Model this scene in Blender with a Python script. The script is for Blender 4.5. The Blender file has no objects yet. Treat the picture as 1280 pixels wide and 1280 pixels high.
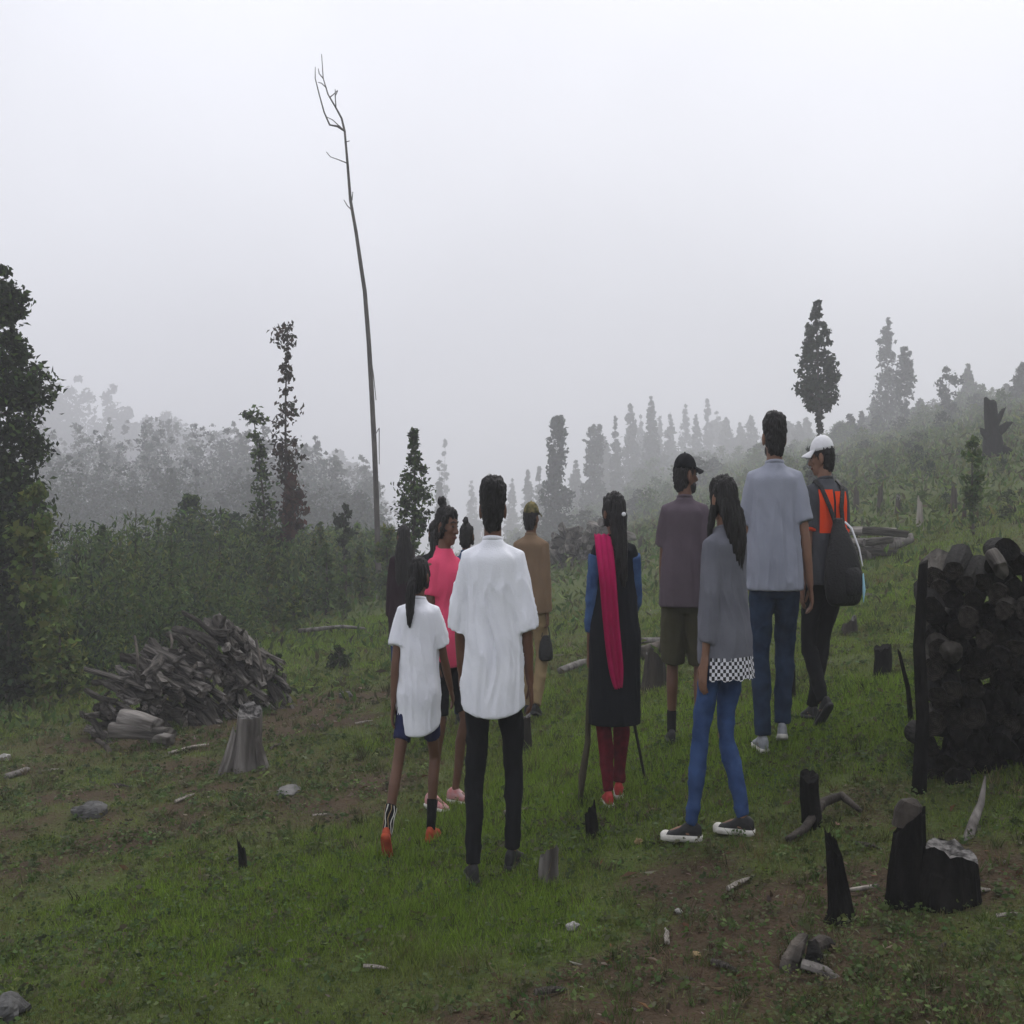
import bpy, math, random
import numpy as np
from mathutils import Vector, Matrix
from mathutils.noise import noise as mnoise
R = math.radians
rng = np.random.default_rng(7)
random.seed(7)
scene = bpy.context.scene
COL = scene.collection

# ------------------------------------------------------------------ camera
F = 640 / math.tan(R(25))          # focal length in photo pixels (1280 px frame)
CAMZ = 1.6
cam_data = bpy.data.cameras.new('camera')
cam_data.sensor_width = 36
cam_data.lens = 18 / math.tan(R(25))
cam_data.clip_start = 0.05
cam_data.clip_end = 2000
cam = bpy.data.objects.new('camera', cam_data)
cam.location = (0, 0, CAMZ)
cam.rotation_euler = (R(90), 0, 0)
COL.objects.link(cam)
scene.camera = cam

# ------------------------------------------------------------------ world / sun / exposure
SUN_EL, SUN_AZ = R(58), R(25)      # azimuth clockwise from +Y
world = bpy.data.worlds.new("World")
scene.world = world
world.use_nodes = True
wn, wl = world.node_tree.nodes, world.node_tree.links
wn.clear()
w_out = wn.new('ShaderNodeOutputWorld')
w_bg = wn.new('ShaderNodeBackground')
w_sky = wn.new('ShaderNodeTexSky')
w_sky.sky_type = 'NISHITA'
w_sky.sun_disc = False
w_sky.sun_elevation = SUN_EL
w_sky.sun_rotation = SUN_AZ
w_sky.dust_density = 6
w_hs = wn.new('ShaderNodeHueSaturation')
w_hs.inputs['Saturation'].default_value = 0.25
w_mix = wn.new('ShaderNodeMix'); w_mix.data_type = 'RGBA'
w_mix.inputs[0].default_value = 0.72                 # closed cloud deck over the clear sky
w_mix.inputs[7].default_value = (9.1, 9.25, 10.1, 1)
w_bg.inputs['Strength'].default_value = 0.115
# soft uneven cloud thickness
w_tc = wn.new('ShaderNodeTexCoord'); w_nz = wn.new('ShaderNodeTexNoise')
w_nz.inputs['Scale'].default_value = 2.2; w_nz.inputs['Detail'].default_value = 3; w_nz.inputs['Roughness'].default_value = .45
w_mr = wn.new('ShaderNodeMapRange'); w_mr.inputs[1].default_value = .3; w_mr.inputs[2].default_value = .7; w_mr.inputs[3].default_value = .86; w_mr.inputs[4].default_value = 1.10
w_mul = wn.new('ShaderNodeMix'); w_mul.data_type = 'RGBA'; w_mul.blend_type = 'MULTIPLY'; w_mul.inputs[0].default_value = 1
w_mul.inputs[6].default_value = (9.1, 9.25, 10.1, 1)
wl.new(w_tc.outputs['Generated'], w_nz.inputs['Vector']); wl.new(w_nz.outputs[0], w_mr.inputs[0]); wl.new(w_mr.outputs[0], w_mul.inputs[7])
wl.new(w_mul.outputs[2], w_mix.inputs[7])
wl.new(w_sky.outputs[0], w_hs.inputs['Color'])
wl.new(w_hs.outputs[0], w_mix.inputs[6])
wl.new(w_mix.outputs[2], w_bg.inputs['Color'])
wl.new(w_bg.outputs[0], w_out.inputs['Surface'])

sun_d = bpy.data.lights.new('sun', 'SUN')
sun_d.energy = 1.5
sun_d.angle = R(35)
sun_d.color = (1, 0.97, 0.93)
sun = bpy.data.objects.new('sun', sun_d)
sd = Vector((math.sin(SUN_AZ) * math.cos(SUN_EL), math.cos(SUN_AZ) * math.cos(SUN_EL), math.sin(SUN_EL)))
sun.rotation_euler = sd.to_track_quat('Z', 'Y').to_euler()
sun.location = (0, 0, 30)
COL.objects.link(sun)

scene.view_settings.view_transform = 'Standard'
scene.view_settings.look = 'None'
scene.view_settings.exposure = 0.27
scene.view_settings.gamma = 1
scene.view_settings.use_curve_mapping = False
scene.render.engine = 'CYCLES'
scene.cycles.use_denoising = True
scene.cycles.max_bounces = 6
scene.cycles.diffuse_bounces = 3
scene.cycles.volume_bounces = 4
scene.cycles.transmission_bounces = 3
scene.cycles.transparent_max_bounces = 4
scene.cycles.caustics_reflective = False
scene.cycles.caustics_refractive = False
HAZE_DENSITY = 0.0052

# ------------------------------------------------------------------ noise
def _hash(ix, iy, iz, seed):
    n = (ix * 374761393 + iy * 668265263 + iz * 2147483647 + seed * 974711) & 0xffffffff
    n = ((n ^ (n >> 13)) * 1274126177) & 0xffffffff
    n = ((n ^ (n >> 16)) * 2246822519) & 0xffffffff
    return ((n ^ (n >> 15)) & 0xffff) / 65535.0

def vnoise(p, seed=0):
    """value noise in [-1,1]; p is (N,3)"""
    p = np.asarray(p, dtype=np.float64)
    f = np.floor(p); i = f.astype(np.int64); t = p - f
    t = t * t * (3 - 2 * t)
    out = 0
    for dx in (0, 1):
        wx = t[:, 0] if dx else 1 - t[:, 0]
        for dy in (0, 1):
            wy = t[:, 1] if dy else 1 - t[:, 1]
            for dz in (0, 1):
                wz = t[:, 2] if dz else 1 - t[:, 2]
                out = out + wx * wy * wz * _hash(i[:, 0] + dx, i[:, 1] + dy, i[:, 2] + dz, seed)
    return out * 2 - 1

def n2(x, y, s, seed):
    x = np.atleast_1d(np.asarray(x, float)); y = np.atleast_1d(np.asarray(y, float))
    return vnoise(np.stack([x / s + 31.7, y / s + 17.3, np.full_like(x, 0.37)], 1), seed)

def fbm(x, y, s, seed, o=3):
    return sum(n2(x, y, s / 2 ** k, seed + k) * 0.5 ** k for k in range(o)) / (2 - 0.5 ** (o - 1))

# ------------------------------------------------------------------ terrain height
def hbase(x, y):
    x = np.atleast_1d(np.asarray(x, float)); y = np.atleast_1d(np.asarray(y, float))
    sp = lambda v, k: k * np.logaddexp(0, v / k)          # smooth ramp
    z = 0.18 * sp(x, 0.3) + 0.07 * sp(x - 3, 1.0)
    z = z - 0.08 * sp(-x, 0.3) - 0.27 * sp(-x - 6.2, 0.8)
    z = np.where(x < 0, np.maximum(z, -16 + 2 * np.tanh((z + 16) / 6)), z)
    z = z + 0.09
    z = np.where(z > 9, 9 + 8 * np.tanh((z - 9) / 8), z)
    far = sp(y - 34, 4.0)
    z = z - 0.07 * np.minimum(far, 90) / (1 + np.exp((x - 7) / 3.0))
    return z

def height(x, y):
    z = hbase(x, y)
    d = np.clip(np.hypot(np.atleast_1d(x), np.atleast_1d(y)) / 20, 0, 1)
    z = z + 0.035 * fbm(x, y, 1.5, 3) + (0.02 * n2(x, y, 0.33, 9) + .010 * n2(x, y, .13, 10)) * (1 - d) + 0.25 * d * fbm(x, y, 7.0, 5)
    return z

def hz(x, y):
    return float(height(x, y)[0])

def hit(px, py, dmax=80):
    """ground point seen at a photo pixel"""
    d = np.geomspace(1.5, dmax, 1500)
    x = (px - 640) / F * d; zr = CAMZ + (640 - py) / F * d
    g = height(x, d)
    k = np.nonzero(zr <= g)[0]
    k = k[0] if len(k) else len(d) - 1
    return Vector((x[k], d[k], g[k]))

def at(px, py, d):
    return Vector(((px - 640) / F * d, d, CAMZ + (640 - py) / F * d))

def onground(px, d):
    x = (px - 640) / F * d
    return Vector((x, d, hz(x, d)))

# how grassy the ground is (0 bare soil .. 1 lush)
GRASS_SPOTS = [(250, 1130, .9, .6), (480, 1130, .7, .6), (690, 1010, .9, 1.0), (1100, 890, 1.0, .9), (1000, 900, .8, .8),
               (400, 800, 2.2, .9), (720, 880, 1.2, .7), (540, 1170, .5, .6), (1240, 1190, .25, .7), (1150, 740, 2.5, .6), (760, 950, .7, .6)]
SOIL_SPOTS = [(180, 985, 1.0, .8), (60, 940, 1.0, .8), (300, 1020, .7, .8), (470, 960, .6, .7), (40, 1130, .6, .6), (130, 1090, .4, .6), (920, 1180, .35, .8), (1000, 1230, .3, .8), (850, 1130, .28, 1.2), (840, 1190, .2, 1.0), (1080, 1010, .35, 1.0), (1210, 1110, .25, 1.2), (720, 1260, .35, 1.2), (440, 1210, .22, 1.0),
              (1230, 1240, .25, 1.2), (440, 1010, .45, .9), (340, 900, 1.0, .7), (90, 1010, .9, .45), (980, 1060, .4, .8), (1010, 1100, .3, .8), (60, 1250, .3, .9), (620, 1275, .4, 1.0), (880, 1070, .3, .7), (430, 890, 1.2, .7), (1140,1130,.3,.8), (20, 1080, .5, .5), (660, 800, 1.3, .5)]
_gs = [(hit(a, b), r, w) for a, b, r, w in GRASS_SPOTS]
_ss = [(hit(a, b), r, w) for a, b, r, w in SOIL_SPOTS]
def lush(x, y):
    x = np.atleast_1d(np.asarray(x, float)); y = np.atleast_1d(np.asarray(y, float))
    v = 0.55 + 0.42 * fbm(x, y, 1.1, 21, 4) + 0.18 * n2(x, y, .22, 27)
    for g, r, w in _gs:
        v = v + w * 0.42 * np.exp(-(((x - g.x) / r) ** 2 + ((y - g.y) / (r * 1.1)) ** 2))
    ragged = fbm(x, y, .35, 29, 3)
    for g, r, w in _ss:
        v = v - w * 0.28 * np.exp(-(((x - g.x) / r) ** 2 + ((y - g.y) / (r * 1.2)) ** 2)) * (1 + 1.5 * ragged)
    return np.clip(v, 0, 1)

# ------------------------------------------------------------------ materials
def lin(r, g, b):
    f = lambda c: (c / 255 / 12.92) if c <= 10 else ((c / 255 + .055) / 1.055) ** 2.4
    return (f(r), f(g), f(b))

def mat(name, col, rough=.8, col2=None, nscale=8, bump=0, bscale=60, stretch=(1, 1, 1), spec=.3, detail=4, attr=False, transl=0, lo=.35, hi=.65):
    m = bpy.data.materials.new(name); m.use_nodes = True
    nt = m.node_tree; N, L = nt.nodes, nt.links
    b = N['Principled BSDF']
    b.inputs['Roughness'].default_value = rough
    b.inputs['Specular IOR Level'].default_value = spec
    tc = N.new('ShaderNodeTexCoord'); mp = N.new('ShaderNodeMapping')
    mp.inputs['Scale'].default_value = stretch
    L.new(tc.outputs['Object'], mp.inputs[0])
    colsock = None
    if attr:
        a = N.new('ShaderNodeAttribute'); a.attribute_name = 'tone'; colsock = a.outputs['Color']
    elif col2 is not None:
        nz = N.new('ShaderNodeTexNoise'); nz.inputs['Scale'].default_value = nscale; nz.inputs['Detail'].default_value = detail
        L.new(mp.outputs[0], nz.inputs['Vector'])
        rp = N.new('ShaderNodeMapRange'); rp.inputs[1].default_value = lo; rp.inputs[2].default_value = hi
        L.new(nz.outputs[0], rp.inputs[0])
        mx = N.new('ShaderNodeMix'); mx.data_type = 'RGBA'
        mx.inputs[6].default_value = (*col, 1); mx.inputs[7].default_value = (*col2, 1)
        L.new(rp.outputs[0], mx.inputs[0]); colsock = mx.outputs[2]
    if colsock is not None:
        L.new(colsock, b.inputs['Base Color'])
    else:
        b.inputs['Base Color'].default_value = (*col, 1)
    if bump:
        nb = N.new('ShaderNodeTexNoise'); nb.inputs['Scale'].default_value = bscale; nb.inputs['Detail'].default_value = 6
        L.new(mp.outputs[0], nb.inputs['Vector'])
        bp = N.new('ShaderNodeBump'); bp.inputs['Strength'].default_value = bump; bp.inputs['Distance'].default_value = .02
        L.new(nb.outputs[0], bp.inputs['Height']); L.new(bp.outputs[0], b.inputs['Normal'])
    if transl:
        t = N.new('ShaderNodeBsdfTranslucent')
        if colsock is not None: L.new(colsock, t.inputs['Color'])
        else: t.inputs['Color'].default_value = (*col, 1)
        ms = N.new('ShaderNodeMixShader'); ms.inputs[0].default_value = transl
        L.new(b.outputs[0], ms.inputs[1]); L.new(t.outputs[0], ms.inputs[2])
        L.new(ms.outputs[0], N['Material Output'].inputs['Surface'])
    return m

M = {}
M['leaf'] = mat('leaf', (0, 0, 0), .7, attr=True, transl=.36, spec=.15)
M['grass'] = mat('grass', (0, 0, 0), .75, attr=True, transl=.35, spec=.1)
M['stone_pale'] = mat('stone_pale', (.34, .33, .31), .9, (.16, .155, .145), 20, .6, 60)
M['bark'] = mat('bark', (.075, .062, .052), .9, (.03, .025, .022), 14, .8, 30, (1, 1, .18))
M['bark_grey'] = mat('bark_grey', (.12, .105, .095), .9, (.045, .04, .036), 12, .8, 30, (1, 1, .2))
M['char'] = mat('char', (.006, .0058, .0056), .95, (.020, .0185, .017), 18, 1.0, 40, (1, 1, .3), lo=.45, hi=.8, spec=.08)
M['wood_grey'] = mat('wood_grey', (.20, .185, .17), .9, (.05, .043, .038), 14, .9, 35, (1, 1, .12))
M['wood_dark'] = mat('wood_dark', (.055, .046, .038), .9, (.018, .015, .013), 14, .9, 35, (1, 1, .15))
M['wood_mid'] = mat('wood_mid', (.115, .098, .082), .9, (.03, .026, .022), 16, .9, 35, (1, 1, .15))
M['wood_pale'] = mat('wood_pale', (.36, .33, .29), .85, (.14, .12, .10), 16, .6, 40, (1, 1, .12))
M['cut_grey'] = mat('cut_grey', (.17, .162, .155), .9, (.022, .02, .019), 30, 1.0, 60, lo=.42, hi=.62)
for _n in ('wood_mid', 'wood_dark', 'wood_grey', 'char', 'wood_pale'):
    _c = {'wood_mid': ((.165, .150, .135), (.022, .020, .018)), 'wood_dark': ((.075, .068, .060), (.014, .012, .010)), 'wood_grey': ((.27, .25, .23), (.055, .048, .042)), 'char': ((.006, .0058, .0056), (.020, .0185, .017)), 'wood_pale': ((.36, .33, .29), (.14, .12, .10))}[_n]
    M['log_' + _n] = mat('log_' + _n, _c[0], .92, _c[1], 16, 1.0, 40, (.12, 1, 1), spec=.12)
def ring_mat(name, c1, c2):
    m = mat(name, c1, .9, c2, 22, .8, 50, spec=.1)
    N, L = m.node_tree.nodes, m.node_tree.links
    tc = N.new('ShaderNodeTexCoord'); w = N.new('ShaderNodeTexWave'); w.wave_type = 'RINGS'; w.rings_direction = 'X'
    w.inputs['Scale'].default_value = 22; w.inputs['Distortion'].default_value = 3; w.inputs['Detail'].default_value = 3; w.inputs['Detail Scale'].default_value = 2
    L.new(tc.outputs['Object'], w.inputs['Vector'])
    old = m.node_tree.nodes['Principled BSDF'].inputs['Base Color'].links[0].from_socket
    mx = N.new('ShaderNodeMix'); mx.data_type = 'RGBA'; mx.blend_type = 'MULTIPLY'; mx.inputs[0].default_value = .55
    L.new(old, mx.inputs[6]); L.new(w.outputs['Color'], mx.inputs[7]); L.new(mx.outputs[2], N['Principled BSDF'].inputs['Base Color'])
    return m
M['log_end'] = ring_mat('log_end', (.060, .052, .045), (.018, .016, .014))
M['log_end_dark'] = ring_mat('log_end_dark', (.026, .023, .020), (.008, .0075, .007))
M['log_end_pale'] = ring_mat('log_end_pale', (.30, .27, .24), (.12, .105, .09))
M['stone'] = mat('stone', (.15, .145, .14), .9, (.05, .05, .048), 9, .8, 30)
M['stone_dark'] = mat('stone_dark', (.10, .098, .096), .9, (.035, .034, .033), 9, .8, 30)
M['skin'] = mat('skin', (.21, .112, .072), .55, (.165, .084, .054), 12, .15, 90, spec=.35)
M['skin_dark'] = mat('skin_dark', (.135, .066, .041), .55, (.105, .050, .031), 12, .15, 90, spec=.35)
M['hair'] = mat('hair', (.0075, .0068, .0068), .55, (.014, .012, .012), 60, .9, 120, (1, 1, .08), spec=.35)
M['hair_brown'] = mat('hair_brown', (.013, .0095, .008), .55, (.022, .016, .013), 60, .9, 120, (1, 1, .08), spec=.35)
def cloth(name, c, c2=None, bump=.25, bs=220, rough=.92, ns=5):
    c2 = c2 or tuple(v * .82 for v in c)
    M[name] = mat(name, c, rough, c2, ns, bump, bs, spec=.12)
cloth('white_cotton', (.80, .81, .86), (.74, .75, .81))
cloth('black_cloth', (.013, .0135, .016), (.009, .0095, .011))
cloth('navy', (.022, .026, .075))
cloth('pink', (.72, .085, .17), (.64, .065, .14))
cloth('magenta', (.44, .012, .10), (.36, .01, .08), ns=9)
cloth('blue_top', (.035, .075, .15), (.025, .055, .12))
cloth('maroon_dark', (.028, .014, .02), (.02, .011, .016))
cloth('khaki', (.20, .135, .085), (.165, .11, .07))
cloth('khaki_light', (.26, .19, .10), (.20, .145, .08))
cloth('black_kurta', (.011, .0125, .016), (.008, .009, .012))
cloth('denim', (.030, .062, .165), (.017, .035, .10), .3, 300, ns=14)
cloth('denim_dark', (.026, .045, .085), (.015, .027, .055), .3, 300, ns=14)
cloth('denim_blue', (.042, .080, .19), (.022, .045, .115), .3, 300, ns=14)
cloth('denim_sleeve', (.055, .105, .22), (.03, .06, .15), .3, 300, ns=14)
cloth('mauve', (.105, .082, .10), (.085, .066, .08))
cloth('olive', (.062, .058, .034), (.048, .045, .027))
cloth('grey_tee', (.30, .315, .375), (.25, .265, .32))
cloth('grey_shirt', (.155, .158, .185), (.115, .118, .14))
cloth('charcoal', (.075, .078, .088), (.058, .06, .068))
cloth('orange', (.85, .085, .022), (.75, .065, .018))
cloth('red_print', (.115, .009, .018), (.075, .007, .013), ns=40)
cloth('white_thread', (.75, .75, .77), (.68, .68, .7))
cloth('camo', (.20, .165, .075), (.055, .055, .026), ns=28)
cloth('sock', (.012, .012, .013))
M['rubber_white'] = mat('rubber_white', (.62, .60, .55), .6, (.42, .40, .36), 30, .2, 80)
M['rubber_orange'] = mat('rubber_orange', (.46, .075, .028), .85, (.26, .045, .02), 30, .2, 80)
M['rubber_black'] = mat('rubber_black', (.012, .012, .013), .6, (.02, .02, .02), 30, .2, 80)
M['shoe_grey'] = mat('shoe_grey', (.30, .31, .33), .7, (.2, .21, .23), 30, .3, 90)
M['shoe_red'] = mat('shoe_red', (.38, .035, .03), .7, (.30, .03, .028), 30, .3, 90)
M['shoe_pink'] = mat('shoe_pink', (.5, .18, .18), .7, (.42, .3, .3), 30, .3, 90)
M['bag'] = mat('bag', (.011, .011, .012), .6, (.017, .017, .018), 10, .5, 90, spec=.3)
M['eye'] = mat('eye', (.012, .010, .010), .2)
M['lip'] = mat('lip', (.10, .035, .03), .5)
M['stick'] = mat('stick', (.075, .065, .04), .85, (.035, .03, .02), 30, .5, 60, (1, 1, .2))
M['stick_dark'] = mat('stick_dark', (.022, .02, .018), .85, (.012, .011, .01), 30, .5, 60, (1, 1, .2))
M['plastic_blue'] = mat('plastic_blue', (.35, .62, .75), .35)

# checked hem
def checked():
    m = bpy.data.materials.new('black_white_check'); m.use_nodes = True
    N, L = m.node_tree.nodes, m.node_tree.links
    b = N['Principled BSDF']; b.inputs['Roughness'].default_value = .9
    tc = N.new('ShaderNodeTexCoord'); c = N.new('ShaderNodeTexChecker')
    c.inputs['Scale'].default_value = 26
    c.inputs['Color1'].default_value = (.62, .62, .66, 1); c.inputs['Color2'].default_value = (.012, .012, .014, 1)
    L.new(tc.outputs['UV'], c.inputs['Vector']); L.new(c.outputs[0], b.inputs['Base Color'])
    return m
M['check'] = checked()

# ground
def ground_material():
    m = bpy.data.materials.new('ground'); m.use_nodes = True
    N, L = m.node_tree.nodes, m.node_tree.links
    b = N['Principled BSDF']; b.inputs['Roughness'].default_value = .95; b.inputs['Specular IOR Level'].default_value = .1
    a = N.new('ShaderNodeAttribute'); a.attribute_name = 'lush'
    tc = N.new('ShaderNodeTexCoord')
    n1 = N.new('ShaderNodeTexNoise'); n1.inputs['Scale'].default_value = 7; n1.inputs['Detail'].default_value = 8
    n3 = N.new('ShaderNodeTexNoise'); n3.inputs['Scale'].default_value = 55; n3.inputs['Detail'].default_value = 5
    for n in (n1, n3): L.new(tc.outputs['Object'], n.inputs['Vector'])
    soil = N.new('ShaderNodeMix'); soil.data_type = 'RGBA'
    soil.inputs[6].default_value = (.075, .046, .030, 1); soil.inputs[7].default_value = (.046, .040, .024, 1)
    L.new(n1.outputs[0], soil.inputs[0])
    gr = N.new('ShaderNodeMix'); gr.data_type = 'RGBA'
    gr.inputs[6].default_value = (.058, .062, .024, 1); gr.inputs[7].default_value = (.072, .108, .024, 1)
    L.new(n3.outputs[0], gr.inputs[0])
    ad = N.new('ShaderNodeMath'); ad.operation = 'MULTIPLY_ADD'; ad.inputs[1].default_value = .7; ad.inputs[2].default_value = -.35
    L.new(n3.outputs[0], ad.inputs[0])
    sm = N.new('ShaderNodeMath'); sm.operation = 'ADD'
    L.new(a.outputs['Fac'], sm.inputs[0]); L.new(ad.outputs[0], sm.inputs[1])
    mr = N.new('ShaderNodeMapRange'); mr.inputs[1].default_value = .2; mr.inputs[2].default_value = .5
    L.new(sm.outputs[0], mr.inputs[0])
    mx = N.new('ShaderNodeMix'); mx.data_type = 'RGBA'
    L.new(mr.outputs[0], mx.inputs[0]); L.new(soil.outputs[2], mx.inputs[6]); L.new(gr.outputs[2], mx.inputs[7])
    L.new(mx.outputs[2], b.inputs['Base Color'])
    bp = N.new('ShaderNodeBump'); bp.inputs['Strength'].default_value = .9; bp.inputs['Distance'].default_value = .03
    L.new(n3.outputs[0], bp.inputs['Height']); L.new(bp.outputs[0], b.inputs['Normal'])
    return m
M['ground'] = ground_material()

# ------------------------------------------------------------------ mesh helpers
class MB:
    def __init__(s): s.v = []; s.f = []
    def rings(s, rings, cap=True):
        """rings: list of lists of points, all the same count"""
        n = len(rings[0]); base = len(s.v)
        for r in rings: s.v.extend([tuple(p) for p in r])
        for i in range(len(rings) - 1):
            a, b = base + i * n, base + (i + 1) * n
            for j in range(n):
                k = (j + 1) % n
                s.f.append((a + j, a + k, b + k, b + j))
        if cap:
            s.f.append(tuple(base + j for j in reversed(range(n))))
            s.f.append(tuple(base + (len(rings) - 1) * n + j for j in range(n)))
    def tube(s, pts, rad, n=10, ex=1.0, dome=True, xdir=None):
        """round (or ex-flattened) tube along points with domed ends"""
        P = [Vector(p) for p in pts]; Rd = list(rad)
        if dome:
            d0 = (P[0] - P[1]).normalized(); d1 = (P[-1] - P[-2]).normalized()
            P = [P[0] + d0 * Rd[0] * .85, P[0] + d0 * Rd[0] * .5] + P + [P[-1] + d1 * Rd[-1] * .5, P[-1] + d1 * Rd[-1] * .85]
            Rd = [Rd[0] * .4, Rd[0] * .82] + Rd + [Rd[-1] * .82, Rd[-1] * .4]
        up = Vector(xdir) if xdir is not None else None
        rs = []; prev = None
        for i, p in enumerate(P):
            t = (P[min(i + 1, len(P) - 1)] - P[max(i - 1, 0)]).normalized()
            if prev is None:
                u = up if up is not None else (Vector((1, 0, 0)) if abs(t.x) < .8 else Vector((0, 1, 0)))
            else: u = prev
            u = (u - t * u.dot(t)).normalized(); prev = u
            w = t.cross(u)
            rs.append([p + (u * math.cos(a) * ex + w * math.sin(a)) * Rd[i] for a in [2 * math.pi * k / n for k in range(n)]])
        s.rings(rs)
    def ell(s, c, r, rot=None, n=14, m=9):
        rs = []
        c = Vector(c)
        for i in range(m):
            th = math.pi * (i + .35) / (m - .3)
            q = []
            for k in range(n):
                a = 2 * math.pi * k / n
                v = Vector((r[0] * math.sin(th) * math.cos(a), r[1] * math.sin(th) * math.sin(a), -r[2] * math.cos(th)))
                if rot is not None: v = rot @ v
                q.append(c + v)
            rs.append(q)
        s.rings(rs)
    def loft(s, table, n=24, sub=3, pw=2.3):
        """table rows: z, cx, cy, rx, ry -> elliptical vertical loft, spline smoothed"""
        T = np.array(table, float); k = len(T)
        rows = []
        for i in range(k - 1):
            p0, p1, p2, p3 = T[max(i - 1, 0)], T[i], T[i + 1], T[min(i + 2, k - 1)]
            for j in range(sub):
                t = j / sub
                rows.append(.5 * (2 * p1 + (p2 - p0) * t + (2 * p0 - 5 * p1 + 4 * p2 - p3) * t * t + (3 * p1 - p0 - 3 * p2 + p3) * t ** 3))
        rows.append(T[-1])
        rs = []
        for z, cx, cy, rx, ry in rows:
            q = []
            for a in np.linspace(0, 2 * math.pi, n, endpoint=False):
                ca, sa = math.cos(a), math.sin(a)
                q.append((cx + rx * math.copysign(abs(ca) ** (2 / pw), ca), cy + ry * math.copysign(abs(sa) ** (2 / pw), sa), z))
            rs.append(q)
        s.rings(rs)
    def mesh(s, name):
        me = bpy.data.meshes.new(name); me.from_pydata([tuple(v) for v in s.v], [], s.f); me.update()
        return me

def link(name, me, m=None, parent=None, smooth=True):
    o = bpy.data.objects.new(name, me); COL.objects.link(o)
    if m is not None and not me.materials: me.materials.append(m)
    if smooth: me.shade_smooth()
    if parent is not None: o.parent = parent
    return o

def tag(o, label=None, cat=None, group=None, kind=None):
    if label: o['label'] = label
    if cat: o['category'] = cat
    if group: o['group'] = group
    if kind: o['kind'] = kind
    return o

def empty(name, loc, label, cat, group=None, rz=0):
    o = bpy.data.objects.new(name, None); COL.objects.link(o)
    o.location = loc; o.rotation_euler.z = rz; o.empty_display_size = .2
    return tag(o, label, cat, group)

def copy_tree(o, parent=None):
    c = o.copy(); COL.objects.link(c)
    if parent is not None: c.parent = parent
    for ch in list(o.children): copy_tree(ch, c)
    return c

def polymesh(name, V, nper, tone=None):
    """V: (N*nper,3); every nper verts make one face"""
    N = len(V) // nper
    me = bpy.data.meshes.new(name)
    me.vertices.add(len(V)); me.vertices.foreach_set('co', np.asarray(V, np.float32).ravel())
    me.loops.add(len(V)); me.loops.foreach_set('vertex_index', np.arange(len(V), dtype=np.int32))
    me.polygons.add(N); me.polygons.foreach_set('loop_start', np.arange(0, len(V), nper, dtype=np.int32))
    me.update(calc_edges=True)
    if tone is not None:
        a = me.attributes.new('tone', 'FLOAT_COLOR', 'POINT')
        c = np.ones((len(V), 4), np.float32); c[:, :3] = np.repeat(tone, nper, 0)
        a.data.foreach_set('color', c.ravel())
    return me

def unit(v): return v / np.maximum(np.linalg.norm(v, axis=1, keepdims=True), 1e-9)

def leaf_verts(C, size, aspect=.5, d=None, fold=.15, rg=rng):
    """one folded diamond leaf per centre"""
    N = len(C)
    if d is None: d = rg.normal(size=(N, 3))
    d = unit(d)
    s = unit(np.cross(d, rg.normal(size=(N, 3))))
    n = np.cross(d, s)
    size = np.broadcast_to(np.asarray(size, float), (N,))[:, None]
    V = np.empty((N, 4, 3))
    V[:, 0] = C - d * size * .5
    V[:, 1] = C + s * size * aspect * .5 + n * size * fold
    V[:, 2] = C + d * size * .5
    V[:, 3] = C - s * size * aspect * .5 + n * size * fold
    return V.reshape(-1, 3)

def tones(N, palette, jitter=.25, rg=rng):
    P = np.array(palette, float)
    c = P[rg.integers(0, len(P), N)]
    return np.clip(c * (1 + jitter * rg.normal(size=(N, 1))) * (1 + .08 * rg.normal(size=(N, 3))), .004, .9)

# ------------------------------------------------------------------ terrain sheet
def graded(lo, a, b, hi, step, grow=1.12):
    mid = list(np.arange(a, b, step))
    up, s = [], step
    v = mid[-1]
    while v < hi:
        s = min(s * grow, 9); v += s; up.append(min(v, hi))
    dn, s, v = [], step, mid[0]
    while v > lo:
        s = min(s * grow, 9); v -= s; dn.append(max(v, lo))
    return np.array(dn[::-1] + mid + up)
xs = graded(-280, -4.2, 4.2, 280, .05)
ys = graded(-60, 2.4, 9.5, 310, .05)
X, Y = np.meshgrid(xs, ys)
Z = height(X.ravel(), Y.ravel())
Vt = np.stack([X.ravel(), Y.ravel(), Z], 1)
nx, ny = len(xs), len(ys)
idx = np.arange(nx * ny).reshape(ny, nx)
Q = np.stack([idx[:-1, :-1], idx[:-1, 1:], idx[1:, 1:], idx[1:, :-1]], -1).reshape(-1, 4)
gm = bpy.data.meshes.new('ground')
gm.vertices.add(len(Vt)); gm.vertices.foreach_set('co', Vt.astype(np.float32).ravel())
gm.loops.add(Q.size); gm.loops.foreach_set('vertex_index', Q.astype(np.int32).ravel())
gm.polygons.add(len(Q)); gm.polygons.foreach_set('loop_start', np.arange(0, Q.size, 4, dtype=np.int32))
gm.update(calc_edges=True)
la = gm.attributes.new('lush', 'FLOAT', 'POINT')
la.data.foreach_set('value', lush(Vt[:, 0], Vt[:, 1]).astype(np.float32))
gob = link('ground', gm, M['ground']); gob['kind'] = 'structure'

# ------------------------------------------------------------------ people
def remesh(mb, voxel, smooth=2):
    me = mb.mesh('tmp'); o = bpy.data.objects.new('tmp', me); COL.objects.link(o)
    r = o.modifiers.new('r', 'REMESH'); r.mode = 'VOXEL'; r.voxel_size = voxel
    if smooth:
        s = o.modifiers.new('s', 'SMOOTH'); s.factor = .5; s.iterations = smooth
    dg = bpy.context.evaluated_depsgraph_get()
    out = bpy.data.meshes.new_from_object(o.evaluated_get(dg))
    bpy.data.objects.remove(o); bpy.data.meshes.remove(me)
    return out

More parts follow.
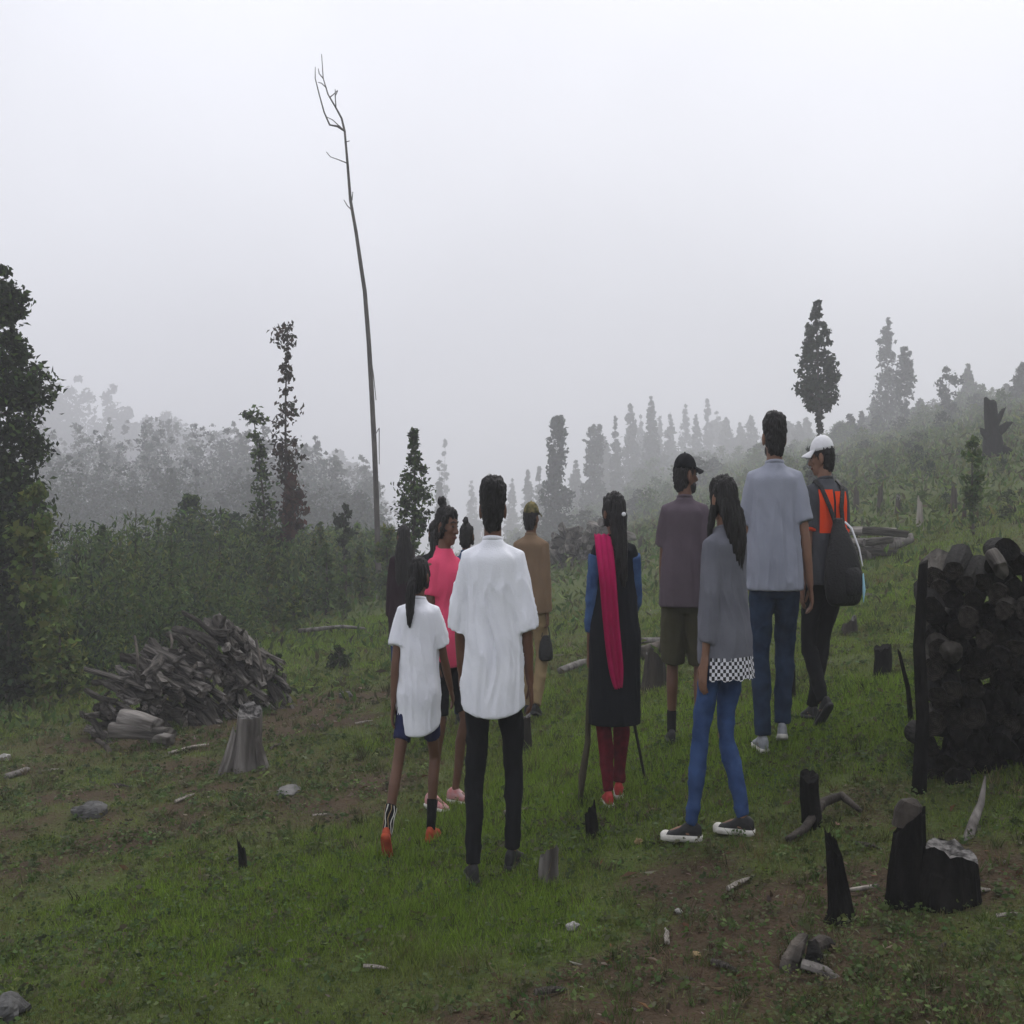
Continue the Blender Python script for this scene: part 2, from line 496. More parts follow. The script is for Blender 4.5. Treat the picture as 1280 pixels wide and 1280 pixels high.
def coords(me):
    a = np.empty(len(me.vertices) * 3, np.float32); me.vertices.foreach_get('co', a); return a.reshape(-1, 3).astype(float)
def normals(me):
    a = np.empty(len(me.vertices) * 3, np.float32); me.vertices.foreach_get('normal', a); return a.reshape(-1, 3).astype(float)
def setco(me, v):
    me.vertices.foreach_set('co', np.asarray(v, np.float32).ravel()); me.update()

SQ = 0.68      # these are slim figures

class Person:
    def __init__(s, label, foot_px, foot_py, top_py, yaw=0, seed=0, build='m', skin='skin', voxel=.0075,
                 head_yaw=0, head_pitch=0, feet=None, arms=None, hgt=None, group=None, sq=SQ, d=None, lean=0):
        g = hit(foot_px, foot_py) if d is None else onground(foot_px, d)
        g.z -= .014; s.loc = g; s.yaw = R(yaw); s.seed = seed; s.vox = voxel; s.sq = sq; s.b = build
        H = hgt or (g.z - (CAMZ + (640 - top_py) / F * g.y)) * -1
        s.H = H; s.k = H / 1.755
        print('person', label[:30], 'd=%.2f H=%.2f z=%.2f' % (g.y, H, g.z))
        wf = {'m': 1.0, 'f': .9, 'c': .92}[build]; s.wf = wf
        s.hyaw, s.hpitch = R(head_yaw), R(head_pitch)
        s.lean = lean
        feet = feet or {}
        s.legs = {}
        for side, sg in (('l', -1), ('r', 1)):
            fx, fy, toe, pitch, lift = feet.get(side, (sg * .10, 0, sg * 8, 0, 0))
            # ground under this foot
            wx = (fx * math.cos(s.yaw) - fy * math.sin(s.yaw)) * s.k * sq; wy = (fx * math.sin(s.yaw) + fy * math.cos(s.yaw)) * s.k * sq
            gz = (hz(g.x + wx, g.y + wy) - g.z) / s.k + lift
            M3 = Matrix.Rotation(-R(toe), 3, 'Z') @ Matrix.Rotation(-R(pitch), 3, 'X')
            ball = Vector((0, .13, 0))
            off = Vector((fx, fy, gz))
            fr = lambda v, M3=M3, off=off, ball=ball, toe=toe: off + Matrix.Rotation(-R(toe), 3, 'Z') @ ball + M3 @ (Vector(v) - ball)
            hip = Vector((sg * .088 * (1.08 if build == 'f' else 1), 0, .91))
            ank = fr((0, 0, .085))
            l1, l2 = .425, .41
            dv = ank - hip; L = min(dv.length, (l1 + l2) * .998); dn = dv.normalized()
            a = (l1 * l1 - l2 * l2 + L * L) / (2 * L); hh = math.sqrt(max(l1 * l1 - a * a, 0))
            pole = Vector((sg * .12 + math.sin(R(toe)) * .5, 1, 0)); pole = (pole - dn * pole.dot(dn)).normalized()
            knee = hip + dn * a + pole * hh
            s.legs[side] = (hip, knee, ank, fr)
        arms = arms or {}
        s.arms = {}
        for side, sg in (('l', -1), ('r', 1)):
            swing, abd, flex, curl, inward = arms.get(side, (4, 9, 14, .35, 4)); abd *= .62
            sh = Vector((sg * .160 * wf, -.005 + lean * .5, 1.395))
            def dirv(sw, ab):
                return Vector((sg * math.sin(R(ab)), math.sin(R(sw)) * math.cos(R(ab)), -math.cos(R(sw)) * math.cos(R(ab))))
            u = dirv(swing, abd); f = dirv(swing + flex, abd - inward)
            el = sh + u * .285; wr = el + f * .255
            s.arms[side] = (sh, el, wr, u, f, curl, sg)
        s.root = s.make_body(skin)
        tag(s.root, label, 'person', group)
        s.root.location = g; s.root.rotation_euler.z = s.yaw
    # -- transforms
    def headm(s):
        c = Vector((0, s.lean, 1.528))
        return Matrix.Translation(c) @ Matrix.Rotation(s.hyaw, 4, 'Z') @ Matrix.Rotation(s.hpitch, 4, 'X') @ Matrix.Translation(-Vector((0, 0, 1.54)))
    def out(s, name, me, m, parent=None, smooth=True, fold=0, fs=(14, 14, 3.0), hair=0, fn=None):
        v = coords(me)
        if fold:
            n = normals(me)
            wx = v[:, 0] + .05 * vnoise(v * 4, s.seed + 31)
            q = np.stack([wx * fs[0] * 1.3 + v[:, 2] * 1.2, v[:, 1] * fs[1] * 1.3, v[:, 2] * fs[2] * .9], 1)
            w = .9 * (1 - 2 * np.sqrt(np.abs(vnoise(q, s.seed)))) + .45 * vnoise(q * 2.3, s.seed + 5)
            # diagonal creases
            q2 = np.stack([(v[:, 0] + v[:, 2] * .8) * fs[0] * 1.2, v[:, 1] * 9, (v[:, 2] - v[:, 0] * .6) * fs[2] * 1.8], 1)
            w = w + .8 * (.45 - np.sqrt(np.abs(vnoise(q2, s.seed + 11)))) * (.6 + .6 * vnoise(v * 5, s.seed + 41))
            w = w * np.where(v[:, 2] > 1.22, np.clip(1 - (v[:, 2] - 1.22) / .2, .3, 1), 1)
            n = n.copy(); n[:, 2] *= .1
            v = v + n * (fold * w)[:, None]
        if hair:
            n = normals(me)
            q = np.stack([v[:, 0] * 80, v[:, 1] * 80, v[:, 2] * (9 if name == 'hair' and v[:, 2].min() < 1.5 else 55)], 1)
            v = v + n * (hair * (vnoise(q, s.seed + 3) + .5 * vnoise(q * 2.2, s.seed + 4)))[:, None]
        if fn is not None: v = fn(v)
        v = v * np.array([s.k * s.sq, s.k * s.sq, s.k])
        setco(me, v)
        return link(name, me, M[m], parent or (s.root if hasattr(s, 'root') else None), smooth)
    def world(s, p):
        p = Vector(p); q = Vector((p.x * s.k * s.sq, p.y * s.k * s.sq, p.z * s.k))
        return s.loc + Matrix.Rotation(s.yaw, 3, 'Z') @ q
    # -- torso table: z, cx, cy, rx, ry
    def torso(s):
        w = s.wf; l = s.lean
        if s.b == 'f':
            return [(.84, 0, 0, .07, .05), (.87, 0, -.01, .14, .10), (.94, 0, -.015, .168, .118), (1.06, 0, 0, .132, .092), (1.14, 0, .005, .124, .088),
                    (1.26, 0, .012 + l * .4, .142, .108), (1.35, 0, .008 + l * .7, .142, .108), (1.42, 0, -.004 + l, .122, .080), (1.465, 0, -.008 + l, .075, .06), (1.50, 0, -.008 + l, .055, .05)]
        return [(.84, 0, 0, .07, .05), (.87, 0, -.005, .14 * w, .095), (.94, 0, -.012, .162 * w, .112), (1.07, 0, 0, .146 * w, .10), (1.16, 0, 0, .15 * w, .104),
                (1.27, 0, .005 + l * .4, .160 * w, .116), (1.36, 0, .003 + l * .7, .162 * w, .115), (1.42, 0, -.006 + l, .135 * w, .088), (1.465, 0, -.01 + l, .085, .066), (1.50, 0, -.01 + l, .06, .055)]
    def make_body(s, skin):
        mb = MB()
        mb.loft(s.torso(), n=20)
        w = s.wf
        for side in 'lr':
            hip, kn, an, fr = s.legs[side]
            th = hip.lerp(kn, .5)
            cf = kn.lerp(an, .32) + (Vector((0, -.018, 0)))
            mb.tube([hip, hip.lerp(kn, .25), th, hip.lerp(kn, .8), kn, cf, kn.lerp(an, .7), an], [.078 * w, .077 * w, .068 * w, .056 * w, .051 * w, .052 * w, .040 * w, .034 * w], 12)
            # bare foot
            mb.tube([fr((0, -.035, .035)), fr((0, .03, .045)), fr((0, .10, .032)), fr((0, .165, .02))], [.034, .038, .032, .02], 10)
            sh, el, wr, u, f, curl, sg = s.arms[side]
            mb.tube([sh + Vector((-sg * .05, 0, .022)), sh, sh.lerp(el, .3), sh.lerp(el, .7), el, el.lerp(wr, .25), el.lerp(wr, .65), wr],
                    [.05 * w, .056 * w, .049 * w, .043 * w, .038 * w, .041 * w, .034 * w, .026 * w], 12)
            s.hand(mb, wr, f, curl, sg)
        # head and neck
        mb.tube([(0, -.012 + s.lean, 1.44), (0, -.004 + s.lean, 1.51), (0, .004 + s.lean, 1.59)], [.072 * w, .060 * w, .058 * w], 14)
        hm = s.headm(); rot = hm.to_3x3()
        h = lambda *p: hm @ Vector(p)
        mb.ell(h(0, .012, 1.652), (.074, .094, .102), rot, 18, 12)
        mb.ell(h(0, .040, 1.592), (.056, .060, .064), rot, 16, 10)
        mb.ell(h(0, .075, 1.557), (.026, .022, .020), rot)                    # chin
        mb.ell(h(0, .085, 1.668), (.052, .020, .016), rot)                    # brow
        mb.tube([h(0, .098, 1.655), h(0, .112, 1.632), h(0, .121, 1.617)], [.009, .012, .015], 8)
        for q in (-1, 1):
            mb.ell(h(q * .012, .108, 1.614), (.010, .011, .008), rot)
            mb.ell(h(q * .040, .075, 1.625), (.022, .022, .020), rot)          # cheek
            mb.ell(h(q * .083, .004, 1.630), (.012, .022, .036), rot)          # ear
        mb.ell(h(0, .097, 1.588), (.022, .012, .007), rot); mb.ell(h(0, .094, 1.577), (.019, .012, .008), rot)
        me = remesh(mb, s.vox, 2)
        s.root = None
        v = coords(me) * np.array([s.k * s.sq, s.k * s.sq, s.k]); setco(me, v)
        o = link('person', me, M[skin])
        return o
    def hand(s, mb, wr, f, curl, sg):
        d = f.normalized()
        fw = Vector((0, 1, 0)); fw = (fw - d * fw.dot(d)).normalized()
        n = Vector((-sg, 0, 0)); n = (n - d * n.dot(d)).normalized()
        n = (n - fw * n.dot(fw)).normalized()
        mb.tube([wr - d * .02, wr + d * .02, wr + d * .06, wr + d * .092], [.016, .017, .017, .014], 12, ex=2.2, xdir=fw)
        for off, ln in ((.030, .068), (.010, .078), (-.011, .073), (-.030, .058)):
            p = wr + d * .088 + fw * off; pts = [p - d * .02, p]; a = 0
            for q, seg in enumerate((.45, .32, .25)):
                a += curl * (.7, 1.0, .7)[q]
                p = p + (d * math.cos(a) + n * math.sin(a) + fw * off * .6) * ln * seg; pts.append(p)
            mb.tube(pts, [.0098, .0098, .0092, .0085, .0075], 8)
        t0 = wr + d * .025 + fw * .026; t1 = t0 + (fw * .75 + d * .6 + n * .3).normalized() * .036
        t2 = t1 + (fw * .25 + d * .9 + n * (.3 + curl * .4)).normalized() * .03; t3 = t2 + (d * .9 + n * (.3 + curl * .5)).normalized() * .024
        mb.tube([t0, t1, t2, t3], [.014, .0125, .0105, .0085], 8)
    def grip(s, side):
        sh, el, wr, u, f, curl, sg = s.arms[side]
        return s.world(wr + f.normalized() * .095 + Vector((-sg * .028, 0, 0)))
    # -- clothing
    def shirt(s, m, hem=.86, sleeve=.5, ease=.018, flare=0, loose=.02, name='shirt', fold=.007, hemcurve=0, side_ease=0, voxel=.011, waist=None, backdip=0):
        mb = MB(); T = []
        base = s.torso()
        zs = [r[0] for r in base]
        def body_r(z):
            z2 = max(z, .86)
            i = [np.interp(z2, zs, [r[c] for r in base]) for c in (1, 2, 3, 4)]
            return i
        for z in list(np.linspace(hem, 1.16, max(3, int((1.16 - hem) / .09)))) + [1.27, 1.36, 1.42]:
            cx, cy, rx, ry = body_r(z)
            t = max(0, (1.2 - z) / max(1.2 - hem, .01))
            mx = np.interp(z, [1.0, 1.2], [1, 0])
            rx2 = rx * (1 - .0) + ease + flare * t; ry2 = ry + ease + flare * .8 * t
            if waist is None:                  # hangs straight from the chest
                c2 = body_r(1.27)
                rx2 = max(rx2, (c2[2] + ease) * (.93 + flare * t)); ry2 = max(ry2, (c2[3] + ease) * (.9))
            if waist is None and z < 1.27:
                tt = min(1, (1.27 - z) / .33); hp = body_r(.94); cc = body_r(1.27); te0 = getattr(s, 'tr', .01) + .034
                rx2 = max(rx2, (cc[2] + ease) * (1 - tt) + (hp[2] + te0) * tt); ry2 = max(ry2, (cc[3] + ease) * (1 - tt) + (hp[3] + te0) * tt)
            if z < 1.02: te = getattr(s, 'tr', .01) + .034; rx2 = max(rx2, rx + te); ry2 = max(ry2, ry + te + .004)
            T.append((z, cx, cy, rx2, ry2))
        cx, cy, rx, ry = body_r(1.45)
        T += [(1.462, 0, -.008 + s.lean, .096 * s.wf + ease * .5, .074 + ease * .3), (1.494, 0, -.010 + s.lean, .070, .068), (1.50, 0, -.010 + s.lean, .064, .062)]
        mb.loft(T, n=28)
        for side in 'lr':
            sh, el, wr, u, f, curl, sg = s.arms[side]
            full = .285 + .255
            ln = sleeve * full
            def pt(q):
                return sh.lerp(el, q / .285) if q <= .285 else el.lerp(wr, (q - .285) / .255)
            qs = np.linspace(0, ln, 5)
            pts = [sh + Vector((-sg * .075, 0, .012))] + [pt(q) for q in qs]
            rad = [.055 * s.wf + ease * .8] + [np.interp(q, [0, .1, .285, .54], [.054, .052, .046, .032]) * s.wf + ease * .7 + loose * (q / max(ln, .01)) for q in qs]
            mb.tube(pts, rad, 14, dome=False)
        me = remesh(mb, voxel, 2)
        def fn(v):
            if hemcurve or backdip:
                w = np.clip((hem + .28 - v[:, 2]) / .28, 0, 1) ** 1.3
                inside = np.abs(v[:, 0]) < .5
                side = np.clip(np.abs(v[:, 0]) / .21, 0, 1) ** 2.4
                v[:, 2] += np.where(inside, hemcurve * w * side - backdip * w * (v[:, 1] < 0) * (1 - side), 0)
            return v
        o = s.out(name, me, m, fold=fold, fn=fn)
        mb = MB(); ring = []
        for a in np.linspace(0, 2 * math.pi, 24, endpoint=False):
            c = Vector((.066 * math.cos(a), -.010 + s.lean + .064 * math.sin(a), 1.494 - .012 * math.sin(a)))
            o2 = Vector((math.cos(a), math.sin(a), 0))
            ring.append([c + o2 * .006 * math.cos(b) + Vector((0, 0, .011 * math.sin(b))) for b in np.linspace(0, 2 * math.pi, 6, endpoint=False)])
        n = 6
        for r_ in ring: mb.v.extend([tuple(q) for q in r_])
        for i in range(24):
            for j in range(n):
                a_, b_ = i * n, ((i + 1) % 24) * n; mb.f.append((a_ + j, b_ + j, b_ + (j + 1) % n, a_ + (j + 1) % n))
        s.out('collar', mb.mesh('collar'), m, parent=o)
        return o
    def trousers(s, m, length=1.0, ease=.012, name='trousers', fold=.0095, top=1.0, flare=0, voxel=.010, tight=1):
        mb = MB()
        base = s.torso(); zs = [r[0] for r in base]
        T = []
        s.tr = ease
        for z in (.80, .86, .94, top):
            q = [np.interp(z, zs, [r[c] for r in base]) for c in (1, 2, 3, 4)]
            if z < .82: q = [0, 0, .09, .06]
            T.append((z, q[0], q[1], q[2] + ease, q[3] + ease))
        mb.loft(T, n=22)
        for side in 'lr':
            hip, kn, an, fr = s.legs[side]
            L1 = .425; L = .835 * length
            qs = np.linspace(0, L, 8)
            pts = []; rad = []
            for q in qs:
                p = hip.lerp(kn, q / L1) if q <= L1 else kn.lerp(an, (q - L1) / .41) + Vector((0, -.012 * math.sin(math.pi * (q - L1) / .41), 0))
                pts.append(p)
                rad.append(np.interp(q, [0, .1, .21, .34, .425, .56, .72, .835], [.085, .085, .075, .062, .057, .058, .046, .042]) * s.wf + ease + flare * q / L)
            mb.tube(pts, rad, 14, dome=False)
        me = remesh(mb, voxel, 2)
        return s.out(name, me, m, fold=fold, fs=(9, 9, 11))
    def shoes(s, m, sole='rubber_black', sock=None, toe_cap=None, hi=.09, sl=.024):
        for side in 'lr':
            hip, kn, an, fr = s.legs[side]
            mb = MB(); rs = []
            for y, hw, ht in ((-.078, .016, .05), (-.072, .028, .075), (-.045, .036, hi), (.0, .037, hi + .01), (.04, .037, hi - .005), (.08, .041, .066), (.13, .045, .05), (.175, .04, .04), (.20, .026, .032), (.207, .012, .026)):
                q = []
                for a in np.linspace(0, 2 * math.pi, 14, endpoint=False):
                    ca, sa = math.cos(a), math.sin(a)
                    z = .012 + (ht - .012) * (.5 + .5 * math.copysign(abs(sa) ** .7, sa))
                    q.append(fr((hw * math.copysign(abs(ca) ** .75, ca) * (1 if sa < .3 else .86), y, z)))
                rs.append(q)
            mb.rings(rs)
            me = remesh(mb, .006, 2)
            o = s.out('shoe', me, m)
            mb = MB(); rs = []
            for y, hw in ((-.083, .014), (-.076, .032), (-.045, .041), (.02, .040), (.09, .045), (.14, .049), (.18, .043), (.207, .028), (.216, .012)):
                rs.append([fr((hw * cx, y, z)) for cx, z in ((-1, .001), (-1.02, sl * .5), (-.98, sl), (.98, sl), (1.02, sl * .5), (1, .001))])
            mb.rings(rs); me = mb.mesh('sole')
            s.out('sole', me, sole, parent=o)
            if toe_cap:
                mb = MB(); mb.ell(fr((0, .178, .026)), (.040, .036, .020), None, 12, 8)
                me = mb.mesh('toe_cap'); s.out('toe_cap', me, toe_cap, parent=o)
            if sock:
                mb = MB(); up = an.lerp(kn, .30)
                mb.tube([an - (kn - an).normalized() * .02, an, an.lerp(kn, .15), up], [.041, .041, .042, .045], 12, dome=False)
                me = remesh(mb, .009, 1); s.out('sock', me, sock)
    def sleeves(s, m, a=0, b=.9, ease=.02, name='sleeve'):
        for side in 'lr':
            sh, el, wr, u, f, curl, sg = s.arms[side]
            full = .54; qs = np.linspace(a * full, b * full, 6)
            pts = [sh.lerp(el, q / .285) if q <= .285 else el.lerp(wr, (q - .285) / .255) for q in qs]
            rad = [np.interp(q, [0, .1, .285, .54], [.062, .054, .046, .032]) * s.wf + ease for q in qs]
            mb = MB(); mb.tube(pts, rad, 14, dome=False); me = remesh(mb, .010, 2)
            s.out(name, me, m, fold=.006, fs=(18, 18, 16))
    # -- hair and head wear
    def hair_short(s, m='hair', puff=0, low=.012, under=False):
        mb = MB(); hm = s.headm(); rot = hm.to_3x3(); h = lambda *p: hm @ Vector(p)
        rs = []
        for z, rx, ry, cy in ((1.555 - low, .040, .030, -.045), (1.58 - low, .060, .050, -.040), (1.615, .072, .074, -.026), (1.65, .080, .088, -.015), (1.69, .085 + puff * .3, .096, -.006), (1.72 + puff * .5, .082 + puff * .4, .098 + puff * .3, 0), (1.745 + puff, .068 + puff * .4, .084 + puff * .4, 0), (1.762 + puff, .046, .058, 0), (1.770 + puff, .018, .024, 0)):
            rs.append([h(rx * math.copysign(abs(math.cos(a)) ** .85, math.cos(a)), cy + ry * math.copysign(abs(math.sin(a)) ** .85, math.sin(a)), z) for a in np.linspace(0, 2 * math.pi, 22, endpoint=False)])
        mb.rings(rs[:5] if under else rs)
        for q in (-1, 1): mb.tube([h(q * .070, .028, 1.68), h(q * .074, .022, 1.64)], [.016, .009], 8)
        me = remesh(mb, .008, 2)
        return s.out('hair', me, m, hair=.010)
    def hair_long(s, m='hair', end=1.25, tail=False, width=.085, shift=0, front=False, bun=False, gather=1.0, r_end=None):
        mb = MB(); hm = s.headm(); rot = hm.to_3x3(); h = lambda *p: hm @ Vector(p)
        mb.ell(h(0, -.010, 1.658), (.084, .100, .104), rot, 20, 14)
        mb.ell(h(0, -.045, 1.610), (.072, .058, .075), rot); mb.ell(h(0, .046, 1.712), (.062, .056, .044), rot)
        for q in (-1, 1):
            mb.tube([h(q * .060, .045, 1.71), h(q * .078, .03, 1.65), h(q * .076, .0, 1.58)], [.022, .020, .018], 8)
        if bun: mb.ell(h(0, -.055, 1.775), (.036, .036, .034), rot)
        if tail:
            b = h(0, -.10, 1.635)
            mb.ell(b, (.03, .03, .03))
            L = b.z - end
            mb.tube([b, b + Vector((shift * .3, -.04, -.04)), b + Vector((shift * .6, -.055, -L * .4)), b + Vector((shift * .9, -.05, -L * .75)), b + Vector((shift, -.04, -L))],
                    [.024, .034, .040 * width / .05, .032 * width / .05, .010], 12, ex=1.15)
        elif not bun:
            z0 = 1.63; rows = []
            for i, t in enumerate(np.linspace(0, 1, 7)):
                z = z0 + (end - z0) * t
                wv = np.interp(t, [0, .25, .6, 1], [.078, width, width * gather, (r_end or width * .55)])
                p = h(0, -.045, 1.6)
                rows.append((z, shift * t + (p.x if t < .2 else p.x * (1 - t)), -.052 - .055 * math.sin(t * 2.2) + s.lean, wv, np.interp(t, [0, .4, 1], [.06, .046, .022])))
            mb.loft(rows[::-1], n=20)
            rg = np.random.default_rng(s.seed + 77)
            for i in range(22):          # loose strand ends
                a = rg.uniform(-1, 1); wv = (r_end or width * .55)
                x = shift + a * wv; y = -.052 - .055 * math.sin(2.2) + s.lean - .012 * rg.uniform(-1, 1.2)
                mb.tube([(x * .9 + shift * .1, y, end + .09), (x, y, end + .02), (x * 1.05 - shift * .05, y + .004, end - rg.uniform(.015, .06))], [.013, .009, .004], 6)
            if front:
                for q in (-1, 1):
                    a, b2 = h(q * .078, .01, 1.60), Vector((q * .095, .05 + s.lean, 1.40))
                    mb.tube([a, a.lerp(b2, .5) + Vector((q * .01, 0, 0)), b2, b2 + Vector((q * .01, .03, -.10))], [.026, .024, .022, .010], 8)
        me = remesh(mb, .008, 2)
        return s.out('hair', me, m, hair=.011)
    def face(s):
        hm = s.headm(); rot = hm.to_3x3(); h = lambda *p: hm @ Vector(p)
        for q in (-1, 1):
            mb = MB(); mb.ell(h(q * .030, .094, 1.648), (.013, .008, .0065), rot, 10, 6); s.out('eye', mb.mesh('eye'), 'eye')
            mb = MB(); mb.tube([h(q * .014, .104, 1.671), h(q * .034, .100, 1.676), h(q * .052, .085, 1.668)], [.004, .005, .003], 6); s.out('eyebrow', mb.mesh('eyebrow'), 'hair')
        mb = MB(); mb.tube([h(-.024, .095, 1.585), h(-.008, .1075, 1.586), h(.008, .1075, 1.586), h(.024, .095, 1.585)], [.004, .0075, .0075, .004], 8); s.out('lips', mb.mesh('lips'), 'lip')
    def beard(s):
        mb = MB(); hm = s.headm(); rot = hm.to_3x3(); h = lambda *p: hm @ Vector(p)
        mb.ell(h(0, .048, 1.575), (.060, .060, .050), rot); mb.ell(h(0, .084, 1.553), (.030, .024, .022), rot)
        me = remesh(mb, .008, 1); s.out('beard', me, 'hair', hair=.003)
    def cap(s, m, visor_m=None, tilt=0):
        hm = s.headm(); rot = hm.to_3x3(); h = lambda *p: hm @ Vector(p)
        mb = MB(); rs = []
        for i in range(9):
            t = i / 8
            rr = math.cos(t * math.pi / 2 * .97)
            z = 1.682 + .094 * math.sin(t * math.pi / 2)
            rs.append([h(.088 * rr * math.cos(a), -.002 + .106 * rr * math.sin(a) + .004, z + tilt * math.sin(a) * rr) for a in np.linspace(0, 2 * math.pi, 20, endpoint=False)])
        mb.rings(rs); mb.ell(h(0, 0, 1.777), (.009, .009, .006), rot, 8, 5)
        c = s.out('cap', mb.mesh('cap'), m)
        mb = MB()
        top, bot = [], []
        for j in range(5):
            t = j / 4
            row_t = []; row_b = []
            for i in range(11):
                a = R(28 + 124 * i / 10)
                rr = 1 + .0 * t
                x = .088 * math.cos(a) * (1 + .12 * t); y = .106 * math.sin(a) + .078 * t * math.sin(a) ** .8
                z = 1.690 - .020 * t - .028 * abs(math.cos(a)) ** 2 * (t)
                row_t.append(h(x, y, z + .004)); row_b.append(h(x, y, z - .003))
            top.append(row_t); bot.append(row_b)
        base = len(mb.v)
        for rws in (top, bot):
            for r_ in rws: mb.v.extend([tuple(p) for p in r_])
        for j in range(4):
            for i in range(10):
                a = base + j * 11 + i; mb.f.append((a, a + 1, a + 12, a + 11))
                b2 = a + 55; mb.f.append((b2, b2 + 11, b2 + 12, b2 + 1))
        for i in range(10): mb.f.append((base + 44 + i, base + 45 + i, base + 100, base + 99) if False else (base + 44 + i, base + 45 + i, base + 44 + 55 + i + 1, base + 44 + 55 + i))
        for j in range(4):
            a = base + j * 11; mb.f.append((a, a + 11, a + 66, a + 55)); a += 10; mb.f.append((a, a + 55, a + 66, a + 11))
        s.out('visor', mb.mesh('visor'), visor_m or m, parent=c)
        return c

# 1 - tall man, white t-shirt
p = Person('person in a long loose white t-shirt and black trousers, seen from behind', 616, 1100, 600, yaw=-4, seed=1, skin='skin_dark',
           feet={'l': (-.13, -.03, -14, 0, 0), 'r': (.12, .12, 16, 0, 0)}, arms={'l': (8, 21, 26, .45, 10), 'r': (-2, 20, 16, .5, 6)}, head_yaw=4, sq=.645)
p.trousers('black_cloth', ease=.010, name='trousers'); p.shirt('white_cotton', hem=.735, sleeve=.56, ease=.022, loose=.034, flare=.035, fold=.019, hemcurve=.03, backdip=.005, name='t_shirt')
p.shoes('rubber_black', 'rubber_black'); p.hair_short(puff=.018)
man_white = p

# 2 - child, white t-shirt
p = Person('child in a white t-shirt and navy shorts with a low ponytail, one heel lifted', 523, 1056, 694, yaw=-6, seed=2, build='c', skin='skin_dark',
           feet={'l': (-.20, -.42, -4, 46, 0), 'r': (.10, .06, 6, 0, 0)}, arms={'l': (-14, 13, 12, .4, 4), 'r': (16, 22, 22, .4, 6)}, head_yaw=-12, sq=.69)
p.trousers('navy', length=.33, ease=.004, name='shorts', flare=.008, fold=.003); p.shirt('white_cotton', hem=.70, sleeve=.36, ease=.020, loose=.024, flare=.055, fold=.012, hemcurve=.05, backdip=.02, name='t_shirt')
p.hair_long(tail=True, end=1.34, width=.045, shift=-.03)
p.shoes('rubber_orange', 'rubber_orange')
# zebra striped socks
for side in 'lr':
    hip, kn, an, fr = p.legs[side]
    mb = MB(); mb.tube([an - (kn - an).normalized() * .02, an, an.lerp(kn, .2), an.lerp(kn, .40)], [.041, .041, .043, .050], 12, dome=False)
    me = remesh(mb, .009, 1); sock = p.out('sock', me, 'sock')
    if side == 'l':
        for j in range(9):
            a = 2 * math.pi * j / 9
            ax = (kn - an).normalized(); uu = Vector((1, 0, 0)); uu = (uu - ax * uu.dot(ax)).normalized(); ww = ax.cross(uu)
            pts = []
            for t in np.linspace(-.02, .38, 7):
                b_ = a + .22 * math.sin(t * 22 + j)
                pts.append(an + (kn - an) * t + (uu * math.cos(b_) + ww * math.sin(b_)) * np.interp(t, [0, .2, .4], [.041, .043, .05]))
            mb = MB(); mb.tube(pts, [.0045] * 7, 6, dome=False); p.out('stripe', mb.mesh('stripe'), 'khaki_light' if j % 2 else 'rubber_white', parent=sock)
child = p

# 3 - pink top, turned towards the camera
p = Person('person in a bright pink top turning to look back over the shoulder', 556, 1008, 630, yaw=-128, seed=3, build='f', skin='skin_dark', head_yaw=6, head_pitch=-6,
           feet={'l': (-.09, .04, -8, 0, 0), 'r': (.09, -.06, 8, 0, 0)}, arms={'l': (10, 9, 18, .4, 4), 'r': (-4, 8, 14, .4, 3)})
p.trousers('black_cloth', length=.44, ease=.014, name='shorts'); p.shirt('pink', hem=.82, sleeve=.30, ease=.014, loose=.012, fold=.007, name='blouse', waist=1)
p.hair_long('hair', bun=True); p.face(); p.shoes('shoe_pink', 'rubber_white')

# 4/5/6 - people half hidden further on
p = Person('person in a blue top with hair in a topknot, mostly hidden behind the white t-shirt', 583, 905, 652, yaw=-8, seed=4, build='f', skin='skin_dark', voxel=.010)
p.trousers('denim_dark', ease=.010); p.shirt('blue_top', hem=.84, sleeve=.4, ease=.016); p.hair_long(bun=True); p.shoes('rubber_black')
p = Person('dark haired person in black, only the head showing behind the pink top', 545, 905, 648, yaw=12, seed=5, build='f', skin='skin_dark', voxel=.010)
p.trousers('black_cloth', ease=.010); p.shirt('black_cloth', hem=.84, sleeve=.4, ease=.016); p.hair_long(end=1.34); p.shoes('rubber_black')
p = Person('person with long dark hair in a dark maroon top and blue jeans, behind the child', 505, 885, 655, yaw=10, seed=6, build='f', skin='skin_dark', voxel=.010)
p.trousers('denim', ease=.012); p.shirt('maroon_dark', hem=.66, sleeve=.95, ease=.030, loose=.03); p.hair_long(end=1.08, width=.13, gather=1.05, r_end=.09); p.shoes('rubber_black')

# 7 - khaki man far
p = Person('person in a tan shirt, tan trousers and camouflage cap walking ahead', 664, 897, 628, yaw=-20, seed=7, skin='skin_dark', voxel=.009, head_yaw=-12,
           feet={'l': (-.09, .14, -4, 0, 0), 'r': (.09, -.12, 6, 14, 0)}, arms={'l': (8, 9, 14, .6, 3), 'r': (-6, 10, 12, 1.1, 3)})
p.trousers('khaki_light', ease=.018); p.shirt('khaki', hem=.86, sleeve=.98, ease=.022, loose=.012, fold=.008); p.hair_short(under=True); p.cap('camo'); p.shoes('rubber_black')
khaki = p

